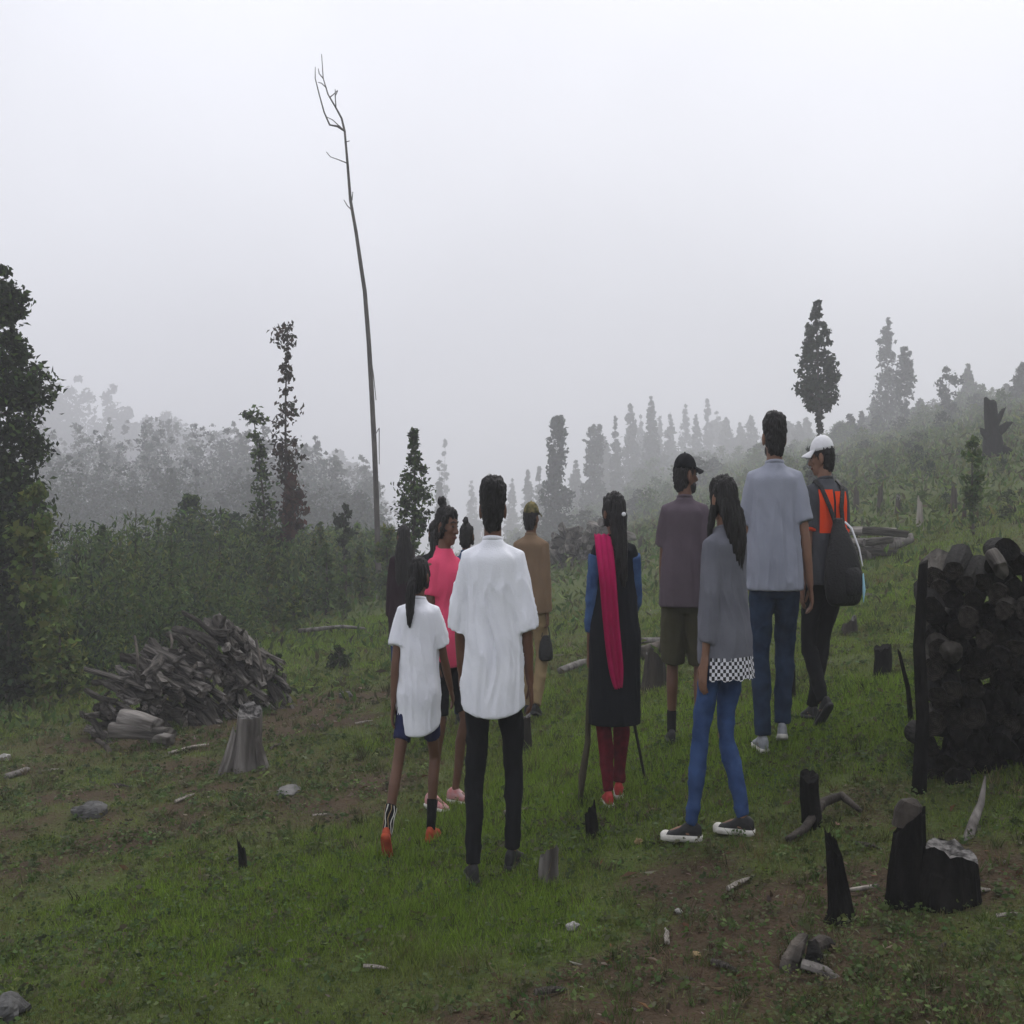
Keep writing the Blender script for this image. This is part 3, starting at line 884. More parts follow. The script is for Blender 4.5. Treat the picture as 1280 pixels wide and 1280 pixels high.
# 8 - pink scarf
p = Person('person in a long black kurta with a magenta scarf over one shoulder', 768, 1004, 613, yaw=6, seed=8, build='f', skin='skin_dark', head_yaw=14,
           feet={'l': (-.06, -.06, 4, 0, 0), 'r': (.06, .12, 12, 0, 0)}, arms={'l': (2, 12, 10, 1.2, 4), 'r': (12, 13, 58, 1.2, 22)})
p.trousers('red_print', ease=.012, name='leggings'); p.shirt('black_kurta', hem=.46, sleeve=.18, ease=.024, loose=.0, flare=.028, fold=.008, name='kurta')
p.sleeves('denim_sleeve', .0, .80, .020); p.hair_long(end=1.20, width=.062, shift=.045, gather=.95, r_end=.03)
mb = MB(); mb.ell(p.headm() @ Vector((.025, -.125, 1.635)), (.018, .010, .012)); p.out('hair_clip', mb.mesh('hair_clip'), 'white_thread')
p.shoes('shoe_red', 'rubber_white')
scarf_p = p
# scarf: cloth strip from the front over the left shoulder and down the back
def scarf(pr):
    path = [(.02, .15, 1.28, .10), (-.03, .13, 1.40, .12), (-.085, .06, 1.475, .14), (-.10, -.02, 1.515, .15), (-.11, -.10, 1.46, .15), (-.10, -.165, 1.34, .14), (-.085, -.185, 1.20, .145),
            (-.065, -.185, 1.02, .15), (-.04, -.19, .86, .14), (-.012, -.185, .73, .11), (.0, -.18, .665, .06)]
    nr, nc = 40, 21
    P = np.array(path); tt = np.linspace(0, len(path) - 1, nr)
    C = np.stack([np.interp(tt, range(len(path)), P[:, c]) for c in range(4)], 1)
    C = np.stack([np.convolve(np.pad(C[:, c], 2, 'edge'), np.ones(5) / 5, 'valid') for c in range(4)], 1)
    mb = MB()
    for lay in (0, 1):
        for i in range(nr):
            tan = Vector(C[min(i + 1, nr - 1), :3] - C[max(i - 1, 0), :3]).normalized()
            sd_ = Vector((1, .12, 0)); sd_ = (sd_ - tan * sd_.dot(tan)).normalized(); nm = sd_.cross(tan)
            if nm.y > 0 and C[i, 1] < -.05 or (nm.z < 0 and abs(C[i, 1] + .02) < .1): nm = -nm
            for j in range(nc):
                u = j / (nc - 1) - .5
                fold = (.016 * math.sin(u * 21 + .02 * i) + .006 * math.sin(u * 43 + i * .2)) * min(1, max(.25, (i - 14) / 10))
                pnt = Vector(C[i, :3]) + sd_ * u * C[i, 3] * (1 + .05 * math.sin(i * .4)) + nm * (fold + .012 - lay * .006)
                mb.v.append(tuple(pnt))
    o2 = nr * nc
    for i in range(nr - 1):
        for j in range(nc - 1):
            a = i * nc + j
            mb.f.append((a, a + 1, a + nc + 1, a + nc)); mb.f.append((o2 + a, o2 + a + nc, o2 + a + nc + 1, o2 + a + 1))
    for i in range(nr - 1):
        for j in (0, nc - 1):
            a = i * nc + j; mb.f.append((a, a + nc, o2 + a + nc, o2 + a))
    for i in (0, nr - 1):
        for j in range(nc - 1):
            a = i * nc + j; mb.f.append((a, a + 1, o2 + a + 1, o2 + a))
    pr.out('scarf', mb.mesh('scarf'), 'magenta')
scarf(p)

# 9 - cap man
p = Person('person in a dark cap, mauve grey t-shirt and olive shorts looking right', 856, 930, 568, yaw=-10, seed=9, skin='skin_dark', head_yaw=-58,
           feet={'l': (-.12, .10, -6, 0, 0), 'r': (.12, -.08, 10, 0, 0)}, arms={'l': (10, 9, 16, .4, 3), 'r': (-8, 17, 20, .9, 4)})
p.trousers('olive', length=.50, ease=.030, name='shorts', flare=.02); p.shirt('mauve', hem=.84, sleeve=.36, ease=.020, loose=.020, fold=.008, name='t_shirt')
p.hair_short(under=True); p.face(); p.beard(); p.cap('black_cloth'); p.shoes('rubber_black', 'rubber_black', sock='sock')
capman = p

# 10 - grey overshirt and jeans
p = Person('person with long dark hair in a grey overshirt with checked hem and blue jeans', 905, 1046, 591, yaw=38, seed=10, build='f', skin='skin', head_yaw=-14, sq=.67,
           feet={'l': (-.17, .16, -40, 0, 0), 'r': (.09, -.10, -28, 0, 0)}, arms={'l': (-8, 16, 14, .4, 3), 'r': (10, 10, 20, .4, 4)})
p.trousers('denim_blue', ease=.010, name='jeans'); p.shirt('grey_shirt', hem=.872, sleeve=.80, ease=.028, loose=.012, flare=.03, fold=.011, name='overshirt', hemcurve=-.03)
p.hair_long('hair', end=1.30, width=.105, gather=.85, shift=.03, r_end=.05, front=True)
# checked shirt tail hanging below
def checktail(pr):
    mb = MB(); n = 30; rows = 5; uv = []
    for i in range(rows):
        for j in range(n + 1):
            a = R(200) + R(150) * j / n if False else R(195) + R(150) * j / n
            z = .885 - .105 * i / (rows - 1) - (.006 * math.sin(j * 1.1) if i == rows - 1 else 0)
            r1 = .214 + .007 * math.sin(j * 2.3) + .004 * i
            mb.v.append((r1 * math.cos(a), -.012 + r1 * .78 * math.sin(a), z)); uv.append((j / n * 1.0, i / (rows - 1) * .24))
    for i in range(rows - 1):
        for j in range(n):
            a = i * (n + 1) + j; mb.f.append((a, a + n + 1, a + n + 2, a + 1))
    me = mb.mesh('check_tail'); ul = me.uv_layers.new()
    for l in me.loops: ul.data[l.index].uv = uv[l.vertex_index]
    pr.out('shirt_tail', me, 'check')
checktail(p)
p.shoes('rubber_black', 'rubber_white', toe_cap='rubber_white', sl=.03)
jeans_p = p

# 11 - tall man grey tee
p = Person('tall person in a pale grey t-shirt and dark blue jeans, seen from behind', 968, 938, 516, yaw=-6, seed=11, skin='skin', head_yaw=8,
           feet={'l': (-.085, .02, -8, 0, 0), 'r': (.075, .12, 8, 12, 0)}, arms={'l': (14, 9, 30, .4, 4), 'r': (-8, 19, 14, .55, 2)})
p.trousers('denim_dark', ease=.018, name='jeans'); p.shirt('grey_tee', hem=.84, sleeve=.40, ease=.022, loose=.020, fold=.016, name='t_shirt')
p.hair_short(puff=.006); p.beard(); p.shoes('shoe_grey', 'rubber_white')

# 12 - white cap
p = Person('person in a white cap, charcoal and orange top and black trousers, walking uphill', 1032, 905, 545, yaw=14, seed=12, skin='skin', head_yaw=52, head_pitch=-8,
           feet={'l': (-.06, -.16, -6, 40, 0), 'r': (.03, .28, 4, 4, 0)}, arms={'l': (-12, 14, 20, .4, 3), 'r': (16, 12, 40, .6, 8)}, lean=.02)
p.trousers('black_cloth', ease=.012); p.shirt('charcoal', hem=.86, sleeve=.40, ease=.020, loose=.02, fold=.008, name='t_shirt')
# orange back panel and cuffs
def panel(pr, x0, x1, z0, z1):
    mb = MB(); n = 10; q = 8
    for i in range(q + 1):
        z = z1 + (z0 - z1) * i / q
        for j in range(n + 1):
            x = x0 + (x1 - x0) * j / n
            ry = np.interp(z, [1.1, 1.27, 1.36, 1.43, 1.47], [.136, .140, .139, .114, .09]); rx = np.interp(z, [1.1, 1.36, 1.43, 1.47], [.19, .20, .185, .15])
            y = -ry * max(.02, 1 - abs(x / rx) ** 2.3) ** (1 / 2.3) - .016 + pr.lean * .6
            mb.v.append((x, y, z))
    for i in range(q):
        for j in range(n):
            a = i * (n + 1) + j; mb.f.append((a, a + n + 1, a + n + 2, a + 1))
    pr.out('orange_panel', mb.mesh('orange_panel'), 'orange')
panel(p, -.125, .0, 1.17, 1.43); panel(p, .02, .15, 1.17, 1.42)
for side in 'lr':
    sh, el, wr, u, f, curl, sg = p.arms[side]
    mb = MB(); mb.tube([sh.lerp(el, .66), sh.lerp(el, .80)], [.078, .080], 14, dome=False); p.out('cuff', remesh(mb, .009, 1), 'orange')
p.hair_short(under=True); p.face(); p.cap('white_thread'); p.shoes('rubber_black', 'rubber_black')
white_cap = p

# ---- things people carry
def place_thing(pr, name, label, cat):
    o = empty(name, pr.loc, label, cat); o.rotation_euler.z = pr.yaw
    return o
bag = place_thing(white_cap, 'backpack', 'black slouching backpack on the back of the person in the white cap', 'backpack')
def bag_part(name, me, m): return white_cap.out(name, me, m, parent=bag)
mb = MB()
mb.loft([(.74, .04, -.225, .11, .04), (.77, .04, -.235, .155, .07), (.86, .035, -.24, .178, .09), (.98, .03, -.235, .165, .085), (1.09, .02, -.225, .125, .068), (1.17, .015, -.21, .085, .048), (1.23, .01, -.195, .05, .03), (1.26, .01, -.19, .055, .03)], n=22)
bag_part('bag_body', remesh(mb, .011, 3), 'bag')
bmesh_fold = None
mb = MB(); mb.loft([(.80, .08, -.30, .06, .03), (.84, .085, -.315, .085, .04), (.93, .08, -.315, .085, .036), (.97, .075, -.305, .06, .02)], n=16); bag_part('pocket', remesh(mb, .010, 2), 'bag')
for x0, x1 in ((-.05, -.10), (.06, .11)):
    mb = MB(); mb.tube([(x0 * .5 + .02, -.21, 1.19), (x0, -.165, 1.32), (x1, -.10, 1.445), (x1 * 1.05, .0, 1.485), (x1 * 1.1, .10, 1.40), (x1 * 1.15, .14, 1.25)], [.008] * 6, 8, ex=2.6, xdir=(1, 0, 0)); bag_part('strap', mb.mesh('strap'), 'bag')
mb = MB(); mb.tube([(.06, -.225, 1.235), (.10, -.26, 1.20), (.15, -.30, 1.08), (.165, -.33, .98)], [.006, .007, .006, .004], 8, ex=1.4); bag_part('cord', mb.mesh('cord'), 'white_thread')
mb = MB(); mb.tube([(.17, -.33, .93), (.165, -.35, .84), (.16, -.35, .77)], [.006, .014, .004], 8); bag_part('tag', mb.mesh('tag'), 'plastic_blue')

def stick_thing(name, label, pts, rad, m, cat='stick'):
    mb = MB(); c = Vector(pts[-1])
    P = [Vector(q) - c for q in pts]
    mb.tube(P, rad, 8)
    o = link(name, mb.mesh(name), M[m]); o.location = c
    return tag(o, label, cat)
gl = scarf_p.grip('l'); gr_ = scarf_p.grip('r')
b1 = hit(725, 932); b1.y = gl.y + .03; b1.x = (725 - 640) / F * b1.y; b1.z = hz(b1.x, b1.y)
stick_thing('walking_stick', 'thick greenish walking stick in the left hand of the person with the magenta scarf', [gl + Vector((0, 0, .06)), gl.lerp(b1, .3), gl.lerp(b1, .55) + Vector((.012, 0, 0)), gl.lerp(b1, .8), b1], [.010, .012, .014, .018, .010], 'stick')
b2 = Vector(((806 - 640) / F * (gr_.y + .15), gr_.y + .15, 0)); b2.z = hz(b2.x, b2.y)
stick_thing('walking_stick', 'thin dark walking stick on the right of the black kurta', [gr_ + Vector((-.02, 0, .08)), gr_.lerp(b2, .5), b2], [.009, .008, .007], 'stick_dark')
# dark bag in khaki man's hand
gk = khaki.grip('r')
mb = MB(); mb.loft([(-.25, 0, 0, .030, .020), (-.23, 0, 0, .05, .032), (-.15, 0, 0, .048, .028), (-.09, 0, 0, .036, .015), (-.07, 0, 0, .028, .010)], n=16)
hb = empty('carrier_bag', gk, 'small dark bag hanging from the hand of the person in tan', 'bag')
link('bag_body', remesh(mb, .01, 2), M['bag'], hb)
for q in (-1, 1):
    mb = MB(); mb.tube([(-.028, .008 * q, -.08), (-.02, .008 * q, -.02), (0, .006 * q, .012), (.02, .008 * q, -.02), (.028, .008 * q, -.08)], [.004] * 5, 6); link('handle', mb.mesh('handle'), M['bag'], hb)

# ------------------------------------------------------------------ stumps, logs, stones
def wobble_tube(pts, rad, n=14, seed=0, amp=.12, jag=0.0, buttress=0):
    """bark-like irregular stem with a jagged top; last point is the top"""
    rg = np.random.default_rng(seed); P = [Vector(p) for p in pts]
    # subdivide
    Q, Rr = [], []
    for i in range(len(P) - 1):
        for j in range(3):
            t = j / 3; Q.append(P[i].lerp(P[i + 1], t)); Rr.append(rad[i] * (1 - t) + rad[i + 1] * t)
    Q.append(P[-1]); Rr.append(rad[-1])
    mb = MB(); rs = []; prev = None
    ph = rg.uniform(0, 6.28, 8); sl = rg.uniform(0, 6.28); fib = rg.uniform(-1, 1, n); jg = rg.uniform(-1, 1, n); jg = .5 * jg + .5 * np.roll(jg, 1)
    for i, p in enumerate(Q):
        t = (Q[min(i + 1, len(Q) - 1)] - Q[max(i - 1, 0)]).normalized()
        u = prev if prev is not None else (Vector((1, 0, 0)) if abs(t.x) < .8 else Vector((0, 1, 0)))
        u = (u - t * u.dot(t)).normalized(); prev = u; w = t.cross(u)
        ring = []
        for k in range(n):
            a = 2 * math.pi * k / n
            f = 1 + amp * (math.sin(2 * a + ph[0]) * .5 + math.sin(3 * a + ph[1]) * .5 + math.sin(5 * a + ph[2] + i * .12) * .35) + amp * (.55 * fib[k] + .14 * rg.uniform(-1, 1) + .5 * math.sin(i * .9 + ph[4]) * math.sin(a + ph[5]))
            if buttress: f += buttress * max(0, 1 - i / 3.0) * (.5 + .5 * math.sin(4 * a + ph[3])) ** 2
            pt = p + (u * math.cos(a) + w * math.sin(a)) * Rr[i] * f
            if jag and i == len(Q) - 1: pt = pt + t * jag * (1.1 * jg[k] + 1.3 * math.cos(a + sl))
            ring.append(pt)
        rs.append(ring)
    mb.rings(rs)
    if jag:   # broken top: sink the centre
        top = len(rs) - 1; n0 = top * n
        mb.f.pop()
        c = sum((Vector(q) for q in rs[top]), Vector()) / n
        tdir = (Q[-1] - Q[-2]).normalized()
        mb.v.append(tuple(c - tdir * jag * .8)); ci = len(mb.v) - 1
        for k in range(n): mb.f.append((n0 + k, n0 + (k + 1) % n, ci))
    return mb

def stump(name, label, px, base_py, top_py, wpx, m, seed, lean=0, cut=None, jag=.02, taper=.75, buttress=.5, cat='stump', d=None):
    g = hit(px, base_py) if d is None else onground(px, d)
    k = g.y / F; h_ = (base_py - top_py) * k; r = wpx * .5 * k
    mb = wobble_tube([(0, 0, -.06), (0, 0, h_ * .15), (lean * h_ * .5, 0, h_ * .55), (lean * h_, 0, h_)], [r * 1.05, r, r * (.5 + taper * .5), r * taper], 26, seed, .11, jag, buttress)
    me = mb.mesh(name); me.materials.append(M[m]); me.materials.append(M[cut or ('char' if m == 'char' else 'cut_grey')])
    for pl in list(me.polygons)[-26:]: pl.material_index = 1
    o = link(name, me, None, smooth=False); o.location = g
    tag(o, label, cat)
    return o, g, h_, r

o, g, h_, r = stump('stump', 'pale grey weathered split stump in front of the left woodpile', 309, 962, 890, 33, 'wood_grey', 3, .04, jag=.03, buttress=.25, taper=.85)
for q, (dx, hh, lx) in enumerate(((-.125, .24, -.0), (.12, .20, .0))):
    mb = wobble_tube([(dx * 1.15, -.06, -.05), (dx * .8, -.05, hh * .35), (dx * .55 + lx, -.03, hh)], [.034, .030, .018], 12, 30 + q, .28, .02); link('root_rib', mb.mesh('rib'), M['wood_grey'], o, False)
o, g, h_, r = stump('stump', 'large charred twin stump with a pale ashy cut top, in the lower right', 1135, 1128, 1026, 52, 'char', 5, .02, jag=.03, buttress=.3, taper=.7)
mb = wobble_tube([(.105, -.05, -.06), (.105, -.05, .08), (.112, -.05, .19)], [.10, .090, .076], 26, 57, .13, .022)
me = mb.mesh('stem'); _v = coords(me); _k = _v[:, 2] > .13; _v[_k, 2] += (_v[_k, 1] + .04) * .45; _v[_k, 1] -= .0; setco(me, _v); me.materials.append(M['char']); me.materials.append(M['cut_grey'])
for pl in list(me.polygons)[-26:]: pl.material_index = 1
link('stem', me, None, o, False)
mb = wobble_tube([(.0, .0, .24), (.005, .0, .285), (.015, .0, .315), (.02, .0, .33)], [.040, .042, .030, .010], 14, 58, .2, 0); link('burl', mb.mesh('burl'), M['wood_dark'], o, False)
stump('stump', 'slim charred stump leaning left, left of the large twin stump', 1050, 1152, 1056, 30, 'char', 6, -.10, jag=.025, taper=.55, buttress=.9)
stump('stump', 'upright black stump beside the curved root on the right', 1015, 1034, 970, 26, 'char', 7, -.05, jag=.012, taper=.9, buttress=.1)
o, g, h_, r = stump('stump', 'small grey stump cut at a slant, right of the white t-shirt person', 685, 1103, 1066, 25, 'wood_grey', 8, .05, jag=.03, taper=.85, buttress=.1)
stump('stump', 'small black jagged stump in the grass under the magenta scarf person', 741, 1047, 1013, 17, 'char', 9, -.1, jag=.035, taper=.9)
stump('stump', 'short dark stump behind the right side of the black kurta', 817, 860, 822, 30, 'wood_dark', 10, .05, jag=.03, taper=.8)
stump('stump', 'dark stump just right of the white t-shirt person', 655, 937, 897, 19, 'wood_dark', 11, .0, jag=.02, taper=.85)
stump('stump', 'short black stump standing left of the right woodpile', 1104, 847, 810, 20, 'char', 12, .0, jag=.015, taper=.95, buttress=.1)
stump('stump', 'black stump between the jeans legs and the white cap person', 988, 875, 838, 14, 'char', 13, .0, jag=.015, taper=.95, buttress=.1)
stump('stump', 'tiny black stump in the lower left grass', 304, 1086, 1058, 11, 'char', 14, -.1, jag=.02, taper=.8)
stump('stump', 'pale dead stump standing on the right hillside', 1150, 664, 630, 10, 'wood_pale', 15, .0, jag=.06, taper=.6)
stump('stump', 'low dark stump on the grass right of the backpack', 1062, 793, 778, 20, 'wood_dark', 16, 0, jag=.03, taper=.8)
for i, (px, py, tp, w) in enumerate([(1070, 640, 612, 8), (1100, 640, 610, 7), (1122, 645, 622, 7), (1192, 640, 610, 9), (1205, 650, 632, 6), (905, 668, 645, 7), (945, 660, 640, 6), (800, 690, 672, 6)]):
    o, *_ = stump('stump', 'dark burnt stump among the shrubs on the misty hillside', px, py, tp, w, 'bark', 60 + i, .03, jag=.05, taper=.7); o['group'] = 'burnt stumps on the hillside'

def branch(name, label, pix, rad, m, lift=.02, cat='branch', seed=0, group=None, jag=.01):
    """branch lying on the ground through photo pixels (px, py, height above ground)"""
    P = []
    for q in pix:
        if len(q) == 3: g = hit(q[0], q[1]); g.z += q[2]
        else: g = hit(q[0], q[1]); g.z += lift
        P.append(g)
    c = P[0].copy(); mb = wobble_tube([q - c for q in P], rad, 10, seed, .12, jag)
    o = link(name, mb.mesh(name), M[m]); o.location = c
    return tag(o, label, cat, group)
branch('root', 'curved dark root looping over the soil beside the upright black stump', [(984, 1056), (1005, 1048, .03), (1030, 1022, .06), (1052, 1014, .06), (1075, 1020, .02)], [.012, .018, .02, .018, .010], 'wood_dark', cat='root', seed=1)
def free_branch(name, label, P, rad, m, cat='branch', seed=0):
    c = Vector(P[0]); mb = wobble_tube([Vector(q) - c for q in P], rad, 10, seed, .12, .01)
    o = link(name, mb.mesh(name), M[m]); o.location = c
    return tag(o, label, cat)
b = hit(1206, 1052)
free_branch('branch', 'pale curved stick leaning against the foot of the right woodpile', [b - Vector((0, 0, .02)), at(1216, 1030, b.y + .08), at(1226, 1005, b.y + .14), at(1231, 975, b.y + .18)], [.018, .017, .012, .005], 'wood_grey', seed=2)
b = hit(1139, 905)
free_branch('branch', 'thin dark stick leaning on the left edge of the right woodpile', [b, at(1135, 860, b.y), at(1124, 815, b.y - .05)], [.014, .012, .008], 'char', seed=3)
branch('log', 'pale fallen log lying on the hillside right of the backpack', [(1080, 702, .08), (1105, 694, .10), (1140, 684, .12)], [.09, .085, .06], 'wood_grey', cat='log', seed=4)
branch('branch', 'thin grey branch lying across the bright grass beyond the left woodpile', [(373, 800, .12), (400, 799, .14), (428, 797, .15), (456, 795, .1)], [.03, .028, .025, .016], 'wood_grey', seed=5)
branch('branch', 'thin pale twig on the ground left of the grey split stump', [(212, 945), (240, 938), (262, 934)], [.012, .012, .010], 'wood_pale', seed=6)
branch('branch', 'pale twig on the grass behind the black trouser legs', [(630, 1022), (645, 1020), (658, 1018)], [.012, .012, .010], 'wood_pale', seed=7)
branch('branch', 'pale stick on the ground between the slim and the twin charred stumps', [(1062, 1121), (1080, 1118), (1095, 1115)], [.008, .009, .007], 'wood_pale', seed=8)
branch('branch', 'dead grey branch lying on the ground far left', [(8, 975), (20, 971), (33, 966)], [.02, .02, .018], 'wood_grey', seed=9)
branch('branch', 'grey branch lying on the far grass behind the magenta scarf person', [(700, 846, .05), (725, 838, .06), (760, 832, .06), (800, 812, .08), (832, 806, .05)], [.03, .03, .03, .03, .02], 'wood_grey', seed=10)
branch('log', 'dark fallen log behind the mauve t-shirt person', [(800, 826, .06), (830, 818, .07), (860, 822, .06)], [.06, .06, .05], 'wood_mid', cat='log', seed=11)
# broken wood pieces, lower right
def chunk(label, px, py, size, rot, m, seed, name='wood_chunk', cat='wood chunk'):
    g = hit(px, py); rg = np.random.default_rng(seed)
    mb = wobble_tube([(-size[0] * .5, 0, 0), (0, 0, .01), (size[0] * .5, 0, 0)], [size[1], size[1] * 1.1, size[1] * .7], 9, seed, .22, .02)
    o = link(name, mb.mesh(name), M[m], smooth=False); o.location = g + Vector((0, 0, size[1] * .6)); o.rotation_euler = rot
    return tag(o, label, cat)
chunk('rough brown wood chunk tipped upright, leftmost of the broken pieces at the lower right', 992, 1210, (.12, .028), (0, R(-65), R(40)), 'wood_mid', 2)
chunk('dark broken branch end among the pieces at the lower right', 1018, 1208, (.09, .024), (0, R(-30), R(80)), 'char', 3)
chunk('grey splintered stick sloping to the right among the pieces at the lower right', 1030, 1222, (.13, .012), (0, R(18), R(-25)), 'wood_grey', 4)
chunk('flat dark bark piece lying behind the broken pieces at the lower right', 1030, 1190, (.08, .022), (0, R(5), R(30)), 'wood_dark', 5)
twig_spots = [(402, 1022, 30, 'l'), (150, 985, -20, 'r'), (232, 1000, 60, 'l'), (455, 905, 15, 'l'), (398, 912, -40, 'r'), (70, 965, 10, 'l'), (345, 935, 70, 'r'), (925, 1110, 35, 'l'), (1085, 1062, -30, 'r'), (1222, 1120, 12, 'l'), (1180, 1190, 50, 'r'), (835, 1175, 80, 'l'), (690, 1245, 20, 'r'), (470, 1215, -15, 'l'), (905, 1215, -55, 'r'), (1262, 1150, -10, 'l')]
TW = [wobble_tube([(-.5, 0, 0), (-.1, .05, .02), (.2, .02, .03), (.5, .09, 0)], [.07, .075, .06, .03], 8, 400 + i, .2, .02).mesh('twig') for i in range(2)]
TW[0].materials.append(M['wood_pale']); TW[1].materials.append(M['wood_mid'])
for i, (px, py, a, c) in enumerate(twig_spots):
    g = hit(px, py); o = bpy.data.objects.new('twig', TW[0 if c == 'l' else 1]); COL.objects.link(o)
    L = .10 + .05 * ((i * 7) % 5) / 4; o.location = g + Vector((0, 0, .012)); o.rotation_euler = (0, R(6 - i % 4 * 4), R(a)); o.scale = (L * (g.y / 6) ** .5, L * .9, L * .9)
    where = 'below the left woodpile' if px < 300 else 'on the bare strip beside the child' if px < 480 and py < 1100 else 'in the bottom centre foreground' if px < 800 else 'among the charred stumps at the lower right'
    tag(o, ('pale' if c == 'l' else 'brown') + ' twig lying on the ground ' + where, 'twig', 'twigs on the ground')
def rock(label, px, py, s, m, seed, cat='stone'):
    g = hit(px, py); rg = np.random.default_rng(seed); mb = MB()
    mb.ell((0, 0, 0), s, None, 20, 14); me = mb.mesh('stone'); v = coords(me)
    v = v * (1 + .38 * vnoise(v / max(s) * 1.7 + seed * 3, seed)[:, None] + .16 * vnoise(v / max(s) * 4 + seed, seed)[:, None] + .07 * vnoise(v / max(s) * 9 + seed, seed)[:, None]); setco(me, v)
    o = link('stone', me, M[m], smooth=False); o.location = g + Vector((0, 0, s[2] * .45)); o.rotation_euler.z = rg.uniform(0, 6)
    return tag(o, label, cat)
rock('dark grey stone on the bare ground at far left', 115, 1020, (.10, .08, .055), 'stone_dark', 1)
rock('flat pale stone in the grass below the grey split stump', 363, 990, (.11, .06, .018), 'stone', 2)
rock('small white stone in the foreground grass', 716, 1163, (.022, .02, .02), 'stone_pale', 3)
rock('small tan stone below the black jagged stump', 799, 1055, (.018, .016, .014), 'khaki_light', 4)
rock('pale stone on the soil near the bottom centre right', 870, 1198, (.016, .014, .012), 'khaki_light', 5)
rock('whitish stone beside the right end of the left woodpile', 432, 872, (.06, .05, .04), 'stone', 6)
rock('white stone on the far left edge of the ground', 5, 950, (.05, .04, .03), 'stone_pale', 7)
rock('grey stone on the bare soil at the bottom left corner', 12, 1270, (.07, .05, .04), 'stone_dark', 8)
rock('white stone at the foot of the tall dead tree', 466, 748, (.16, .10, .05), 'stone', 9)
rock('small white stone on the reddish soil at the lower right centre', 848, 1142, (.012, .011, .01), 'stone_pale', 10)

# ---- woodpiles: every log a thing of its own
def log_meshes(prefix, mats, ends, n=5, seed=0, bend=.08, sides=10, amp=.17, jag=.035):
    out = []
    for i in range(n):
        rg = np.random.default_rng(seed + i)
        b1, b2, b3 = rg.uniform(-bend, bend, 3)
        mb = wobble_tube([(-.5, 0, 0), (-.2, b3, b1), (.15, b2, b1 * .8 + b2 * .3), (.5, 0, 0)], [.092, .104, .097, .086], sides, seed + i, amp, jag)
        if i % 3 == 0 and bend > .1:      # a broken side knot
            mb.tube([(.1, 0, .05), (.16, .02, .17), (.2, .03, .24)], [.05, .035, .02], 6)
        me = mb.mesh(prefix); me.materials.append(M[mats[i % len(mats)]]); me.materials.append(M[ends[i % len(ends)]])
        for pl in me.polygons:
            if abs(pl.center.x) > .47 and abs(pl.normal.x) > .6: pl.material_index = 1
        out.append(me)
    return out
LM_left = log_meshes('log', ['log_wood_mid', 'log_wood_dark', 'log_wood_grey', 'log_wood_dark', 'log_wood_mid'], ['wood_grey', 'wood_mid', 'log_end_pale'], 10, 100, .16)
LM_char = log_meshes('log', ['log_char'] * 5 + ['log_wood_dark'], ['char', 'wood_dark', 'char', 'char', 'log_end', 'log_end', 'log_end_dark', 'log_end_dark'] if False else ['log_end_dark', 'log_end', 'char', 'log_end_dark'], 8, 200, .05, 14, .10, .012)
LM_far = log_meshes('log', ['log_wood_dark', 'log_wood_mid', 'log_wood_grey'], ['wood_grey'], 3, 300, .02)
def put_log(me, c, d, length, r, label, group, cat='log'):
    o = bpy.data.objects.new('log', me); COL.objects.link(o)
    o.location = c; o.rotation_euler = Vector(d).to_track_quat('X', 'Z').to_euler(); o.scale = (length, r / .1, r / .1)
    return tag(o, label, cat, group)
# left pile
def log_label(me, t, hgt):
    c = {'log_wood_mid': 'brown', 'log_wood_dark': 'dark brown', 'log_wood_grey': 'weathered grey'}[me.materials[0].name]
    side = 'low left wing' if t < .3 else 'middle' if t < .5 else 'peak' if t < .72 else 'right slope'
    tier = 'bottom' if hgt < .33 else 'middle' if hgt < .7 else 'top'
    return f'{c} stick at the {tier} of the {side} of the left woodpile'
A, B = hit(108, 928), hit(352, 884)
rg = np.random.default_rng(5)
prof_t = [0, .12, .25, .4, .5, .58, .68, .8, .9, 1.0]
def pile_h(t): return np.interp(t, prof_t, [.34, .46, .54, .62, .72, .80, .76, .62, .42, .10])
cnt = 0
for row in range(18):
    for col in range(13):
        t = (col + .5 + .5 * (row % 2)) / 13.5 + rg.uniform(-.02, .02)
        z = .03 + row * .054
        Ht = pile_h(t)
        if z > Ht: continue
        for dep in (0,):
            base = A.lerp(B, t)
            off = .28 * z / max(Ht, .2) + dep * .22
            c = Vector((base.x + rg.uniform(-.04, .04), base.y + off + rg.uniform(-.05, .05), hz(base.x, base.y) + z + rg.uniform(-.02, .02) - dep * .05))
            if t < .5: d = Vector((.85, -.45 + rg.uniform(-.4, .4), -.25 + rg.uniform(-.25, .22)))
            else: d = Vector((.60, -.60 + rg.uniform(-.6, .5), -.40 + rg.uniform(-.25, .35)))
            if rg.uniform() < .15: d = Vector((rg.uniform(-.4, .4), -1, rg.uniform(-.3, .3)))
            o_me = random.choice(LM_left)
            put_log(o_me, c, d, rg.uniform(.24, .60), rg.uniform(.016, .030) if rg.uniform() < .6 else rg.uniform(.030, .050), log_label(o_me, t, z / Ht), 'logs in the left woodpile'); cnt += 1
print('left logs', cnt)
